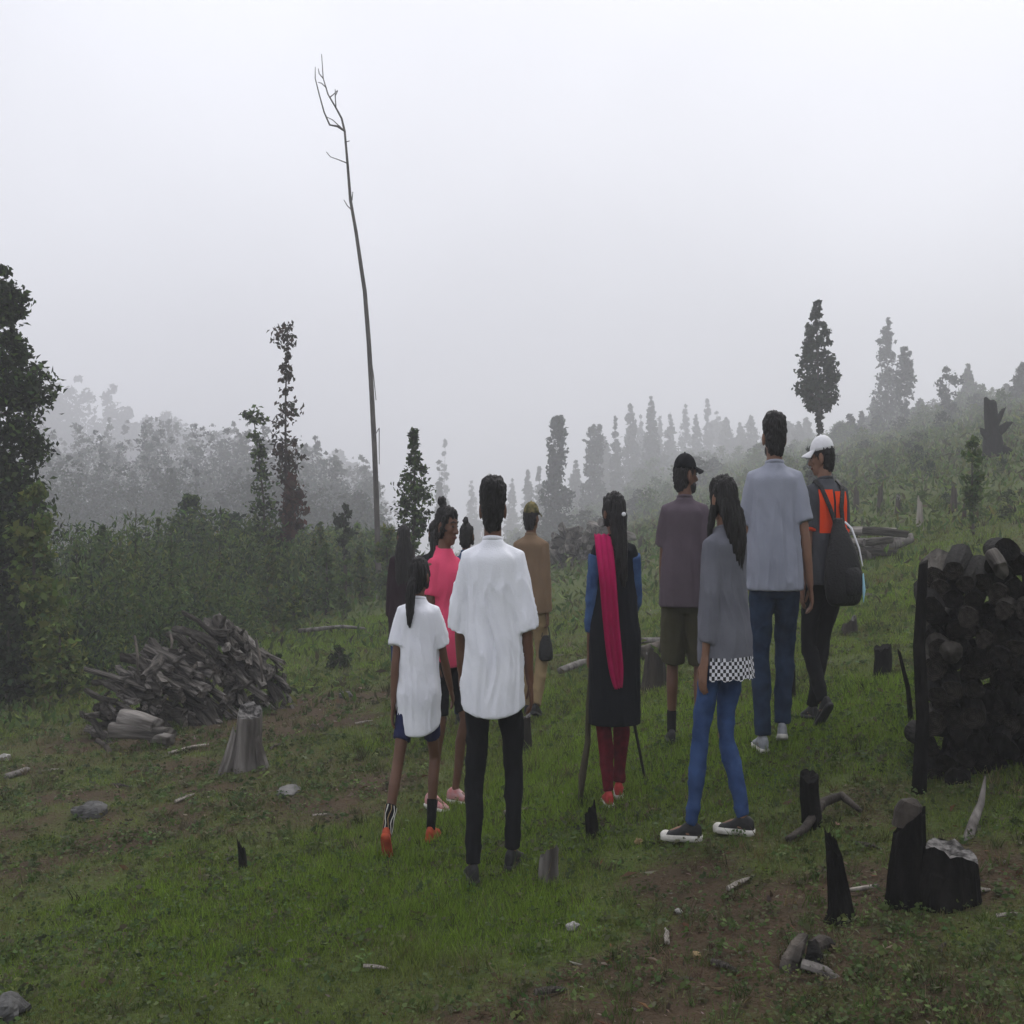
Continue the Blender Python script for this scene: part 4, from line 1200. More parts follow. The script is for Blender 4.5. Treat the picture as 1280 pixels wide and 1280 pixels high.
# distinct big pale logs at its left foot
def log_between(label, p0, p1, r, m, seed, group=None):
    c = (p0 + p1) / 2; d = p1 - p0; L = d.length
    mb = wobble_tube([(-L / 2, 0, 0), (-L * .15, 0, r * .1), (L * .2, r * .1, 0), (L / 2, 0, 0)], [r, r * 1.05, r, r * .95], 16, seed, .10, .015)
    m = 'log_' + m if 'log_' + m in M else m
    o = link('log', mb.mesh('log'), M[m], smooth=True); o.location = c; o.rotation_euler = d.to_track_quat('X', 'Z').to_euler()
    return tag(o, label, 'log', group)
dq = hit(160, 935).y
log_between('thick pale log at the front foot of the left woodpile, topmost of three', at(152, 896, dq), at(197, 908, dq - .12), .058, 'wood_grey', 21)
log_between('thick brown log under the pale log at the front foot of the left woodpile', at(140, 912, dq - .02), at(212, 918, dq - .12), .06, 'wood_mid', 22)
log_between('short pale log end at the front foot of the left woodpile', at(190, 922, dq - .06), at(214, 925, dq - .22), .042, 'wood_grey', 23)
free_branch('root', 'gnarled curled root at the lower left end of the left woodpile', [at(120, 925, dq - .1), at(132, 932, dq - .12), at(140, 944, dq - .14), at(158, 948, dq - .16)], [.02, .022, .02, .014], 'wood_mid', 'root', 24)
for q, (x0, y0, x1, y1) in enumerate(((168, 795, 172, 842), (320, 800, 328, 850), (212, 790, 214, 812), (160, 880, 158, 920))):
    free_branch('branch', ['thin stick standing at the back of the left woodpile', 'thin pale stick leaning on the right slope of the left woodpile', 'short twig poking from the saddle of the left woodpile', 'thin twig leaning on the low left end of the left woodpile'][q],
                [at(x0, y0, 8.9), at((x0 + x1) / 2 + 2, (y0 + y1) / 2, 8.8), at(x1, y1, 8.75)], [.012, .012, .008], 'wood_mid', seed=40 + q)
def right_label(me, row, col):
    e = 'brownish end' if me.materials[1].name == 'log_end' else 'black end' if me.materials[1].name == 'char' else 'dark end'
    return f"charred log, {e}, {'bottom' if row < 5 else 'middle' if row < 11 else 'top'} rows of right woodpile, {'by its left corner' if col < 2 else 'in its middle' if col < 4 else 'at picture edge'}"
# right pile: cut ends towards the camera
g0 = hit(1146, 990)
rg = np.random.default_rng(9); cnt = 0
d0 = g0.y
kk = d0 / F
for row in range(24):
    for col in range(8):
        x = g0.x + .030 + col * .088 + (.044 if row % 2 else 0) + rg.uniform(-.018, .018)
        z = .03 + row * .060 + rg.uniform(-.014, .014)
        xp = 640 + x / d0 * F
        topz = np.interp(xp, [1140, 1155, 1196, 1204, 1222, 1245, 1300, 1420], [.95, .95, .92, .86, .95, 1.0, 1.03, 1.05]) + .02 * math.sin(col * 3)
        gz = hz(x, d0)
        if gz + z > g0.z + topz: continue
        d = Vector((-x / d0 + rg.uniform(-.12, .12), -1, rg.uniform(-.12, .12)))
        L = rg.uniform(.5, .7)
        r_me = random.choice(LM_char)
        put_log(r_me, Vector((x + .035, d0, gz + z)) - d.normalized() * (L * .5 + rg.uniform(-.02, .13)), d, L, rg.uniform(.042, .060), right_label(r_me, row, col), 'logs in the right woodpile'); cnt += 1
print('right logs', cnt)
zt = g0.z
free_branch('post', 'charred upright pole at the left corner of the right woodpile', [Vector((g0.x + .0, d0 - .02, zt - .05)), Vector((g0.x + .022, d0 - .01, zt + .3)), Vector((g0.x + .010, d0, zt + .6)), Vector((g0.x + .035, d0 + .02, zt + .94))], [.034, .030, .027, .020], 'char', 'post', 31)
log_between('greyish log end sticking up at the top of the right woodpile', at(1240, 692, d0), at(1252, 712, d0 - .06), .032, 'wood_mid', 33)
log_between('wide dark log end in the upper left of the right woodpile', at(1188, 815, d0 - .012), at(1192, 817, d0 + .3), .045, 'wood_dark', 72)
# middle pile, misty
g1 = hit(728, 704); rg = np.random.default_rng(4); k1 = g1.y / F
for row in range(6):
    for col in range(9):
        px = 690 + col * 10.5 + (4 if row % 2 else 0); h1 = np.interp(px, [685, 705, 730, 760, 785, 800], [25, 44, 40, 48, 30, 8]) * k1
        z = (3 + row * 7.8) * k1
        if z > h1: continue
        x = (px - 640) * k1
        put_log(random.choice(LM_far), Vector((x, g1.y + rg.uniform(-.3, .3), hz(x, g1.y) + z)), Vector((rg.uniform(-.7, .7), -1, rg.uniform(-.5, .5))), rg.uniform(.5, 1.2), rg.uniform(3.4, 5.8) * k1, 'misty log in the ' + ('bottom' if row < 2 else 'upper') + (' left' if col < 4 else ' right') + ' of the woodpile beyond the magenta scarf person', 'logs in the middle woodpile')
g2 = hit(1100, 700)
for q in range(6):
    c = hit(1066 + q * 8, 698 + (q % 2) * 2)
    put_log(random.choice(LM_far), c + Vector((0, 0, .1 + .12 * (q % 3))), Vector((1, rg.uniform(-.6, .6), rg.uniform(-.2, .2))), rg.uniform(.4, .8), .05, 'dark log in the low heap by the fallen pale log', 'logs in the low heap on the hillside')

# ------------------------------------------------------------------ trees
G_DARK = [(.024, .036, .016), (.032, .048, .02), (.018, .028, .013)]
G_MID = [(.066, .108, .030), (.084, .128, .036), (.050, .082, .027)]
G_LIGHT = [(.095, .130, .032), (.12, .145, .036), (.075, .110, .030)]
G_BROWN = [(.055, .035, .026), (.04, .028, .022), (.035, .036, .02)]
G_RED = [(.075, .032, .024), (.055, .03, .024)]
G_BLUE = [(.026, .042, .026), (.036, .058, .034), (.019, .032, .022)]

def crown_points(N, H, profile, rg, nclump=60, spread=.35, t0=0, center=None):
    """leaf centres in clumps arranged round an axis; profile(t) = radius at t in 0..1 of the height"""
    ts = rg.uniform(t0, 1, nclump * 3)
    wts = np.sqrt(np.array([profile(t) + .005 for t in ts])); ts = rg.choice(ts, nclump, p=wts / wts.sum())
    a = rg.uniform(0, 6.283, nclump)
    rr = np.array([profile(t) for t in ts]); rad = rr * np.sqrt(rg.uniform(.15, 1, nclump))
    C = np.stack([rad * np.cos(a), rad * np.sin(a), ts * H], 1)
    if center is not None: C[:, :2] += np.array([center(t) for t in ts])
    k = rg.integers(0, nclump, N)
    sc = np.maximum(rr[k], .012 * H)[:, None] * spread
    P = C[k] + rg.normal(size=(N, 3)) * sc * np.array([1, 1, .9])
    return P

def make_tree(label, base, H, profile, nleaf, leaf, palette, trunk_r, seed, nclump=60, spread=.35, t0=.25, name='tree', group=None, trunk_pts=None, bark='bark', cat='tree', droop=.3, limbs=8, axis=None):
    rg = np.random.default_rng(seed)
    root = empty(name, base, label, cat, group)
    ax = axis or (lambda t: (0.03 * H * math.sin(t * 4 + seed) * .3, 0))
    tp = [(*ax(t), t * H * .97) for t in np.linspace(-.02, 1, 8)]
    mb = wobble_tube(tp, list(np.linspace(trunk_r, trunk_r * .18, 8)), 8, seed, .1)
    for i in range(limbs):
        t = rg.uniform(max(t0 * .9, .15), .95); a = rg.uniform(0, 6.28); L = profile(t) * .9 + .02
        c = Vector((*ax(t), t * H)); e = c + Vector((math.cos(a) * L, math.sin(a) * L, L * .6))
        mb.tube([c, c.lerp(e, .5) + Vector((0, 0, L * .05)), e], [trunk_r * .35 * (1 - t * .6), trunk_r * .22 * (1 - t * .5), trunk_r * .08], 6)
    link('trunk', mb.mesh('trunk'), M[bark], root)
    P = crown_points(nleaf, H, profile, rg, nclump, spread, t0, ax)
    d = rg.normal(size=(nleaf, 3)); d[:, 2] -= droop
    V = leaf_verts(P, leaf * rg.uniform(.6, 1.35, nleaf), .55, d, rg=rg)
    link('crown', polymesh('crown', V, 4, tones(nleaf, palette, rg=rg)), M['leaf'], root, False)
    return root

def far_d(d):
    return d if d < 22 else 22 + (d - 22) * 5.6

def tree_px(label, px, top_py, d, halfw_px, shape, nleaf, leaf, palette, seed, base_py=None, trunk=None, **kw):
    leaf = leaf * far_d(d) / d; d = far_d(d)
    g = onground(px, d)
    ztop = CAMZ + (640 - top_py) / F * d; H = ztop - g.z; w = halfw_px / F * d
    fr = {'column': lambda t: w * np.interp(t, [0, .1, .3, .6, .85, 1], [.5, .8, 1, .95, .75, .15]),
          'cone': lambda t: w * np.interp(t, [0, .15, .3, .5, .7, .88, 1], [.3, .5, .9, 1, .6, .3, .06]),
          'spire': lambda t: w * np.interp(t, [0, .2, .5, .8, 1], [1, 1, .7, .35, .05]),
          'oval': lambda t: w * np.interp(t, [0, .3, .42, .6, .8, 1], [.1, .12, .7, 1, .6, .08]),
          'bush': lambda t: w * np.interp(t, [0, .2, .6, .85, 1], [.8, 1, .9, .6, .2])}[shape] if isinstance(shape, str) else (lambda t: w * shape(t))
    return make_tree(label, g, H, fr, nleaf, leaf, palette, trunk or max(.03, w * .1), seed, **kw)

# big dark tree on the left edge
tree_px('large dark broadleaf tree at the left edge of the picture', -8, 318, 12.5, 58, lambda t: np.interp(t, [0, .2, .4, .6, .72, .78, .9, 1], [.75, .9, .95, .75, .9, .55, .5, .12]), 20000, .085, G_DARK + G_DARK + G_DARK + G_MID, 11, nclump=260, spread=.22, t0=.02, trunk=.09, limbs=16)
tree_px('yellow green shrub at the foot of the large dark tree', 40, 600, 11.4, 28, 'bush', 1900, .10, G_LIGHT, 12, nclump=40, t0=.05, name='shrub', cat='shrub')
# tall dead tree
D = 22
pts = [(473, 752), (473, 715), (471, 640), (468, 560), (465, 500), (461, 430), (456, 365), (450, 325), (445, 290), (438, 250), (434, 200), (431, 165)]
rad = [.066, .058, .054, .051, .048, .044, .040, .036, .032, .028, .023, .020]
base = onground(473, D)
root = empty('dead_tree', base, 'very tall leafless dead tree with a thin leaning trunk', 'tree')
mb = wobble_tube([at(a, b, D) - base for a, b in pts], rad, 9, 3, .14); link('trunk', mb.mesh('trunk'), M['bark_grey'], root)
for q, br in enumerate([[(431, 165), (427, 148), (420, 135), (410, 118), (404, 98), (402, 68)], [(430, 163), (422, 158), (412, 156), (405, 140), (399, 118), (394, 98), (394, 84)], [(420, 135), (419, 120), (419, 112)], [(419, 120), (422, 114)], [(430, 163), (416, 150), (408, 146)],
                        [(408, 110), (402, 104), (398, 103)], [(434, 204), (424, 200), (413, 196), (408, 190)], [(441, 264), (434, 257), (430, 250)], [(431, 178), (437, 176)], [(440, 250), (441, 240)],
                        [(461, 430), (467, 470), (470, 500)], [(468, 545), (474, 535), (474, 580)], [(412, 122), (418, 117), (422, 113)], [(404, 98), (399, 92), (398, 86)]]):
    n = len(br); mb = MB(); P = [at(a, b, D + .12 * math.sin(i * 2 + q)) - base for i, (a, b) in enumerate(br)]
    r0 = .024 if q < 2 else .012
    mb.tube(P, list(np.linspace(r0, .007, n)), 7); link('branch', mb.mesh('branch'), M['bark_grey'], root)
# thin leafy tree with brown leaves
tree_px('slender tree with sparse brown leaves strung along the trunk', 360, 398, 20, 15, lambda t: np.interp(t, [0, .3, .36, .45, .5, .7, .72, .78, .80, .88, .93, 1], [.2, .5, 1.3, .7, .9, .9, .5, .3, .5, .15, .95, .3]), 900, .11, G_BROWN, 21, nclump=120, spread=.38, t0=.28, trunk=.045, limbs=14, droop=.8)
tree_px('reddish brown shrub drooping beneath the slender brown-leaved tree', 366, 592, 19.6, 13, lambda t: np.interp(t, [0, .4, .6, .8, 1], [.1, .3, 1, 1, .4]), 500, .14, G_RED, 22, nclump=24, spread=.3, t0=.45, trunk=.04, droop=1.2, name='shrub', cat='shrub')
tree_px('thin crooked green sapling left of the slender brown-leaved tree', 330, 512, 19.5, 17, lambda t: np.interp(t, [0, .2, .5, .7, .85, .95, 1], [.5, .9, 1, .5, .35, .8, .5]), 1100, .10, G_MID + G_DARK, 23, nclump=100, spread=.32, t0=.1, trunk=.04, axis=lambda t: (-.32 * max(0, t - .55) * 1.3, 0))
tree_px('small oval crowned tree with a bare lower trunk, above the maroon top', 516, 532, 15.5, 20, lambda t: np.interp(t, [0, .42, .48, .6, .72, .85, 1], [.05, .08, .6, 1, .85, .3, .2]), 1700, .075, G_DARK + G_MID, 24, nclump=120, spread=.3, t0=.44, trunk=.035)
tree_px('leafy shrub at the foot of the small oval crowned tree', 517, 655, 15.3, 12, 'bush', 420, .09, G_MID, 25, nclump=20, t0=.1, name='shrub', cat='shrub')
tree_px('yellowish shrub at the foot of the tall dead tree', 484, 655, 19, 13, 'bush', 600, .12, G_LIGHT + G_MID, 26, nclump=26, t0=.05, name='shrub', cat='shrub')
tree_px('small twin tufted sapling left of the tall dead tree', 431, 634, 21, 9, lambda t: np.interp(t, [0, .5, .7, .9, 1], [.15, .2, 1, .9, .3]), 260, .14, G_DARK, 27, nclump=10, spread=.35, t0=.5)
tree_px('young conical sapling beside the small twin tufted sapling', 446, 648, 23, 8, 'cone', 260, .16, G_MID, 28, nclump=16, t0=.1)
tree_px('bright leafy young plant in the thicket below the slender brown-leaved tree', 368, 735, 16, 12, 'bush', 420, .10, G_MID + G_LIGHT, 29, nclump=20, t0=.05, name='shrub', cat='shrub')
tree_px('young dark green plant left of the tall dead tree base', 432, 695, 17, 8, 'cone', 260, .10, G_MID, 30, nclump=14, t0=.05, name='shrub', cat='shrub')
tree_px('tall bushy young tree standing in the thicket left of centre', 238, 620, 21, 22, 'column', 2600, .12, G_BLUE + G_MID, 31, nclump=110, t0=.05)
tree_px('bushy green sapling right of the tall bushy young tree', 290, 640, 22, 18, 'column', 2000, .12, G_BLUE, 32, nclump=90, t0=.05)
tree_px('small round topped sapling rising from the left thicket', 171, 630, 17, 8, lambda t: np.interp(t, [0, .6, .75, .9, 1], [1, .4, .35, .8, .3]), 420, .11, G_MID, 33, nclump=22, spread=.3, t0=.1)
tree_px('yellow green bush in front of the left thicket', 75, 780, 11.0, 26, 'bush', 1100, .08, G_LIGHT, 34, nclump=26, t0=.05, name='shrub', cat='shrub')
tree_px('dark bush at the foot of the big tree, far left', 10, 760, 11.0, 26, 'bush', 900, .09, G_DARK, 35, nclump=26, t0=.05, name='shrub', cat='shrub')
tree_px('leafy weed clump at the right end of the left woodpile', 345, 815, 9.6, 9, 'bush', 260, .06, G_MID, 36, nclump=12, t0=.05, name='shrub', cat='shrub')
tree_px('dark tuft of weeds on the soil beyond the woodpile', 424, 812, 12.0, 12, 'bush', 300, .07, G_DARK, 37, nclump=12, t0=.05, name='shrub', cat='shrub')

rgt2 = np.random.default_rng(62)
for i, (px, top, d) in enumerate([(96, 672, 15), (128, 650, 17), (150, 668, 16), (198, 648, 19), (215, 660, 16), (262, 640, 20), (275, 668, 17), (312, 660, 19), (335, 672, 17), (392, 668, 20), (408, 680, 18), (402, 650, 21.5), (452, 676, 20), (60, 690, 14)]):
    tree_px('feathery green sapling in the left thicket, ' + ('beside the yellow green shrub' if px < 140 else 'behind the left woodpile' if px < 320 else 'between the brown-leaved tree and the dead tree'), px, top, d, rgt2.uniform(9, 17), 'spire', 700, .10, [G_MID + G_LIGHT, G_MID, G_LIGHT + G_MID][i % 3], 700 + i, nclump=60, spread=.45, t0=.05, group='saplings in the left thicket', limbs=5)
# misty column trees, centre
tree_px('dark column shaped tree with a bulging base, left of the misty row', 696, 522, 33, 11, lambda t: np.interp(t, [0, .3, .45, .52, .6, .9, 1], [1.2, 1.5, 1.6, .95, .85, .9, .45]), 3600, .15, G_BLUE, 41, nclump=200, spread=.22, t0=.05)
tree_px('round topped column tree in mist, second of the misty row', 742, 530, 42, 10, lambda t: np.interp(t, [0, .4, .5, .9, 1], [1.5, 1.2, .9, .95, .5]), 2800, .17, G_BLUE, 42, nclump=150, spread=.22, t0=.05)
tree_px('tallest pointed tree in the misty centre row', 813, 495, 50, 12, 'spire', 2600, .20, G_BLUE, 43, nclump=160, spread=.25, t0=.02)
tree_px('broad pointed tree left of the tallest misty tree', 788, 502, 52, 12, 'spire', 2400, .20, G_BLUE, 44, nclump=140, spread=.28, t0=.02)
tree_px('thin pointed tree at the left of the misty centre row', 770, 522, 48, 7, 'spire', 1600, .2, G_BLUE, 45, nclump=110, spread=.28, t0=.02)
tree_px('narrow faint tree just left of the dark cap', 838, 512, 56, 9, 'spire', 1600, .22, G_BLUE, 46, nclump=110, spread=.3, t0=.02)
rgt = np.random.default_rng(60)
for i, (px, top, d) in enumerate([(856, 505, 62), (870, 515, 58), (885, 497, 62), (897, 512, 66), (908, 522, 60), (925, 528, 60), (938, 520, 58), (985, 525, 55), (998, 528, 52), (1008, 522, 54), (960, 532, 60), (824, 520, 60), (800, 520, 60), (756, 545, 52), (660, 590, 52), (675, 585, 48), (720, 575, 50), (640, 600, 60), (555, 548, 58), (548, 575, 46), (612, 590, 62), (590, 600, 66)]):
    tree_px('faint pointed tree dissolving into the mist ' + ('left of the dark column tree' if px < 690 else 'between the dark column tree and the dark cap' if px < 850 else 'right of the dark cap'), px, top, d, rgt.uniform(7, 12), 'spire', 1300, .22, G_BLUE, 80 + i, nclump=90, spread=.3, t0=.02, group='faint trees in the ridge mist', limbs=3)
# right hillside trees
tree_px('dark conical tree with a bare neck above a bushy base, behind the white cap', 1023, 374, 24, 22, lambda t: np.interp(t, [0, .06, .18, .25, .28, .42, .46, .55, .62, .72, .84, .92, 1], [.8, .8, .7, .55, .12, .18, .8, 1.2, 1.1, .8, .55, .3, .12]), 5200, .12, G_BLUE + G_DARK, 51, nclump=260, spread=.16, t0=.02, trunk=.07)
tree_px('tall sparse spire tree on the right hillside', 1110, 392, 38, 14, lambda t: np.interp(t, [0, .3, .6, .85, 1], [1.2, 1, .75, .4, .08]), 1700, .16, G_BLUE, 52, nclump=120, spread=.3, t0=.1, trunk=.08, limbs=16)
tree_px('sparse narrow tree just right of the tall spire tree', 1131, 432, 36, 11, lambda t: np.interp(t, [0, .3, .55, .85, 1], [.6, .4, 1, .7, .1]), 900, .16, G_BLUE, 53, nclump=70, spread=.3, t0=.2, trunk=.06, limbs=12)
tree_px('thin see-through sapling at the skyline right of the sparse narrow tree', 1186, 460, 34, 12, lambda t: np.interp(t, [0, .3, .7, .9, 1], [.8, .6, 1, .8, .3]), 480, .16, G_BLUE, 54, nclump=30, spread=.28, t0=.15, trunk=.05, limbs=12)
tree_px('pointed feathery tree near the skyline, left of the burnt trunk', 1210, 456, 40, 11, 'spire', 1400, .17, G_BLUE + G_MID, 55, nclump=100, spread=.3, t0=.03, trunk=.06)
tree_px('tall dim tree at the right edge of the picture', 1278, 455, 34, 14, 'spire', 1700, .17, G_BLUE, 56, nclump=100, spread=.3, t0=.03)
tree_px('small pointed tree right of the dark conical tree', 1063, 518, 36, 9, 'spire', 600, .24, G_BLUE, 57, nclump=36, spread=.28, t0=.03)
tree_px('thin pointed sapling on the skyline beside the small pointed tree', 1077, 516, 38, 5, 'spire', 380, .22, G_BLUE, 58, nclump=24, spread=.3, t0=.03)
tree_px('slim green sapling on the right slope above the right woodpile', 1216, 545, 14, 13, lambda t: np.interp(t, [0, .25, .45, .7, 1], [.2, .25, .8, 1, .3]), 520, .09, G_MID, 59, nclump=34, spread=.32, t0=.15, trunk=.02)
rgq = np.random.default_rng(61)
for i, (px, top, d) in enumerate([(1048, 528, 38), (1056, 535, 40), (1092, 500, 42), (1098, 520, 36), (1122, 505, 44), (1150, 500, 40), (1162, 515, 38), (1172, 505, 42), (1196, 498, 40), (1204, 512, 37), (1222, 500, 42), (1258, 480, 40), (1266, 492, 36), (1142, 518, 44), (1180, 520, 34), (1232, 510, 44)]):
    tree_px('slim young tree on the right skyline, ' + ('left of the tall spire tree' if px < 1110 else 'between the tall spire tree and the burnt trunk' if px < 1240 else 'right of the burnt trunk'), px, top, d, rgq.uniform(6, 11), 'spire', 650, .19, G_BLUE + G_MID, 500 + i, nclump=60, spread=.4, t0=.03, group='slim young trees on the right skyline', limbs=5)
# burnt trunk with dark mass
g = onground(1240, 28); root = empty('burnt_tree', g, 'burnt black broken tree trunk with charred branches on the right hillside', 'tree')
k = 28 / F
zt_ = CAMZ + (640 - 500) / F * 28 - g.z
mb = wobble_tube([(0, 0, -.1), (.02, 0, zt_ * .3), (.0, 0, zt_ * .55), (-.03, 0, zt_ * .8), (-.05, 0, zt_)], [.24, .22, .16, .15, .13], 18, 71, .14, .05); link('trunk', mb.mesh('trunk'), M['char'], root)
for q, (x0, z0, x1, z1, r_) in enumerate(((.1, .45, .36, .62, .13), (-.1, .4, -.34, .50, .12), (.05, .55, .22, .85, .09), (-.02, .75, -.2, .98, .06), (.05, .25, .5, .12, .14))):
    mb = wobble_tube([(x0, 0, z0 * zt_), ((x0 + x1) / 2, -.1, (z0 + z1) / 2 * zt_), (x1, -.15, z1 * zt_)], [r_, r_ * .8, r_ * .5], 10, 72 + q, .2, .05); link('limb', mb.mesh('limb'), M['char'], root)

# shrubs on the right hillside: prototypes copied one by one
protos = []
for i in range(6):
    pr = make_tree('x', (0, 0, 0), 1.0, lambda t: .42 * np.interp(t, [0, .2, .6, .85, 1], [.8, 1, .9, .55, .12]), 520, .11, [G_MID, G_BLUE, G_DARK, G_MID + G_LIGHT, G_BLUE + G_MID, G_MID][i], .02, 300 + i, 30, .3, .03, 'shrub', 'shrubs on the misty hillside', cat='shrub', limbs=6)
    protos.append(pr)
rgs = np.random.default_rng(15); cntp = [0] * 6
def add_shrub(px, d, hpx, label, group):
    i = int(rgs.integers(0, 6)); pr = protos[i]
    o = pr if cntp[i] == 0 else copy_tree(pr); cntp[i] += 1
    d = far_d(d); g = onground(px, d); s = hpx / F * d
    o.location = g - Vector((0, 0, .03)); w = s * rgs.uniform(.75, 1.2)
    o.scale = (w, w, s); o.rotation_euler.z = rgs.uniform(0, 6.28)
    o['label'] = label; o['group'] = group
    return o
for i in range(120):
    d = 14 + 34 * rgs.uniform() ** .8
    px = rgs.uniform(880, 1310) if d > 20 else rgs.uniform(1060, 1320)
    if d < 22 and px < 1150 and rgs.uniform() < .85: continue
    add_shrub(px, d, (rgs.uniform(10, 36) if d > 26 else rgs.uniform(12, 28)), 'green hillside shrub ' + ('left of the dark conical tree' if px < 1005 else 'between the conical tree and the tall spire tree' if px < 1110 else 'right of the tall spire tree') + (', low on the slope' if d < 26 else ', high on the slope'), 'shrubs on the right hillside')
for i in range(60):
    d = rgs.uniform(30, 52); px = rgs.uniform(600, 900)
    add_shrub(px, d, rgs.uniform(18, 48), 'misty shrub on the centre ridge, ' + ('left of the dark column tree' if px < 696 else 'beneath the pointed trees' if px < 815 else 'behind the dark cap'), 'shrubs on the centre ridge')
for i in range(6):
    if cntp[i] == 0: add_shrub(1250, 30 + i, 30, 'wild green shrub among the thick growth on the right hillside', 'shrubs on the right hillside')

# far wood on the left: one misty mass
def forest():
    rg = np.random.default_rng(33); Vs, Ts = [], []
    for i in range(300):
        far = (0, 0, 1, 1, 2, 3, 3, 3, 3)[i % 9]
        d = (rg.uniform(95, 125), rg.uniform(130, 175), rg.uniform(280, 300), rg.uniform(66, 92))[far]
        px = rg.uniform(-60, 470)
        top = np.interp(px, [-60, 60, 200, 330, 420, 470], [530, 545, 535, 545, 565, 600]) + rg.uniform(-18, 22)
        if far == 2: top = np.interp(px, [-60, 60, 170, 230, 470], [478, 470, 485, 535, 575]) + rg.uniform(-10, 36)
        if far == 3: top = np.interp(px, [-60, 200, 400, 470], [590, 595, 615, 645]) + rg.uniform(-26, 26)
        g = onground(px, d); H = CAMZ + (640 - top) / F * d - g.z
        w = rg.uniform(18, 30) * (1.6 if far == 2 else 1.35 if far == 3 else 1) / F * d
        n = 2600 if far == 2 else 1200
        sz = 1.5 if far == 2 else 1
        P = crown_points(n, H, lambda t: w * np.interp(t, [0, .3, .6, .85, 1], [1, 1, .85, .5, .1]), rg, 110, .36, .0)
        Vs.append(leaf_verts(P + np.array(g), (.0036 * d * sz) * rg.uniform(.7, 1.3, n), .6, rg=rg)); Ts.append(tones(n, G_BLUE + G_DARK, rg=rg))
    o = link('forest', polymesh('forest', np.concatenate(Vs), 4, np.concatenate(Ts)), M['leaf'], None, False)
    tag(o, 'dense dark forest fading into the mist on the left', 'forest', kind='stuff')
forest()

# undergrowth: thicket on the left, weeds over the slopes
def thicket():
    rg = np.random.default_rng(44); Cs, Ss, Ts, Ds = [], [], [], []
    n = 0
    while n < 900:
        d = rg.uniform(10.5, 34); px = rg.uniform(-60, 500)
        lim = np.interp(px, [-60, 0, 120, 330, 400, 500], [11.0, 11.4, 11.5, 15, 19, 23])
        if d < lim or (d > lim + 14): continue
        g = onground(px, d)
        hgt = rg.uniform(.8, 2.1) * np.interp(d - lim, [0, 1.5, 5], [.45, .8, 1.15]) * np.interp(px, [0, 330, 460], [1, .75, .6])
        m = int(rg.integers(110, 170)); w = hgt * rg.uniform(.16, .42)
        t = rg.uniform(0, 1, m)
        P = np.stack([g.x + rg.normal(size=m) * w * (1.1 - t * .75), g.y + rg.normal(size=m) * w * (1.1 - t * .75), g.z + t * hgt], 1)
        Cs.append(P); Ss.append(rg.uniform(.05, .13, m) * d / 14 * (1.15, .75, .8)[n % 3])
        pal = [G_MID, G_MID + G_DARK, G_MID + G_LIGHT, G_BLUE + G_MID, G_LIGHT + G_MID][int(rg.integers(0, 5))]
        Ts.append(tones(m, pal, .2, rg)); dd = rg.normal(size=(m, 3)) * .8; dd[:, 2] += (1.0, .1, .5)[n % 3]; Ds.append(dd); n += 1
    C = np.concatenate(Cs); V = leaf_verts(C, np.concatenate(Ss), .32, np.concatenate(Ds), rg=rg)
    o = link('undergrowth', polymesh('undergrowth', V, 4, np.concatenate(Ts)), M['leaf'], None, False)
    tag(o, 'tangled green undergrowth covering the left slope behind the woodpile', 'undergrowth', kind='stuff')
thicket()
def slope_weeds():
    rg = np.random.default_rng(45); N = 85000
    d = np.exp(rg.uniform(math.log(9), math.log(230), N)); px = rg.uniform(-40, 1330, N)
    x = (px - 640) / F * d; keep = rg.uniform(0, 1, N) < np.clip(.25 + .9 * (d - 12) / 30 + .5 * fbm(x, d, 3.5, 71), .08, 1)
    keep &= ~((px < 520) & (d > 24))
    x, d = x[keep], d[keep]; n = len(d)
    z = height(x, d); s = (.035 + .0065 * d) * rg.uniform(.5, 1.4, n)
    C = np.stack([x, d, z + s * .35 + rg.uniform(0, .02, n) * d * .3], 1)
    dd = rg.normal(size=(n, 3)) * .7; dd[:, 2] += .8
    V = leaf_verts(C, s, .3, dd, rg=rg)
    o = link('weeds', polymesh('weeds', V, 4, tones(n, G_MID + G_LIGHT + [(.06, .055, .03)], .25, rg)), M['leaf'], None, False)
    tag(o, 'rough weeds and tall grass over the far slopes', 'weeds', kind='stuff')
slope_weeds()

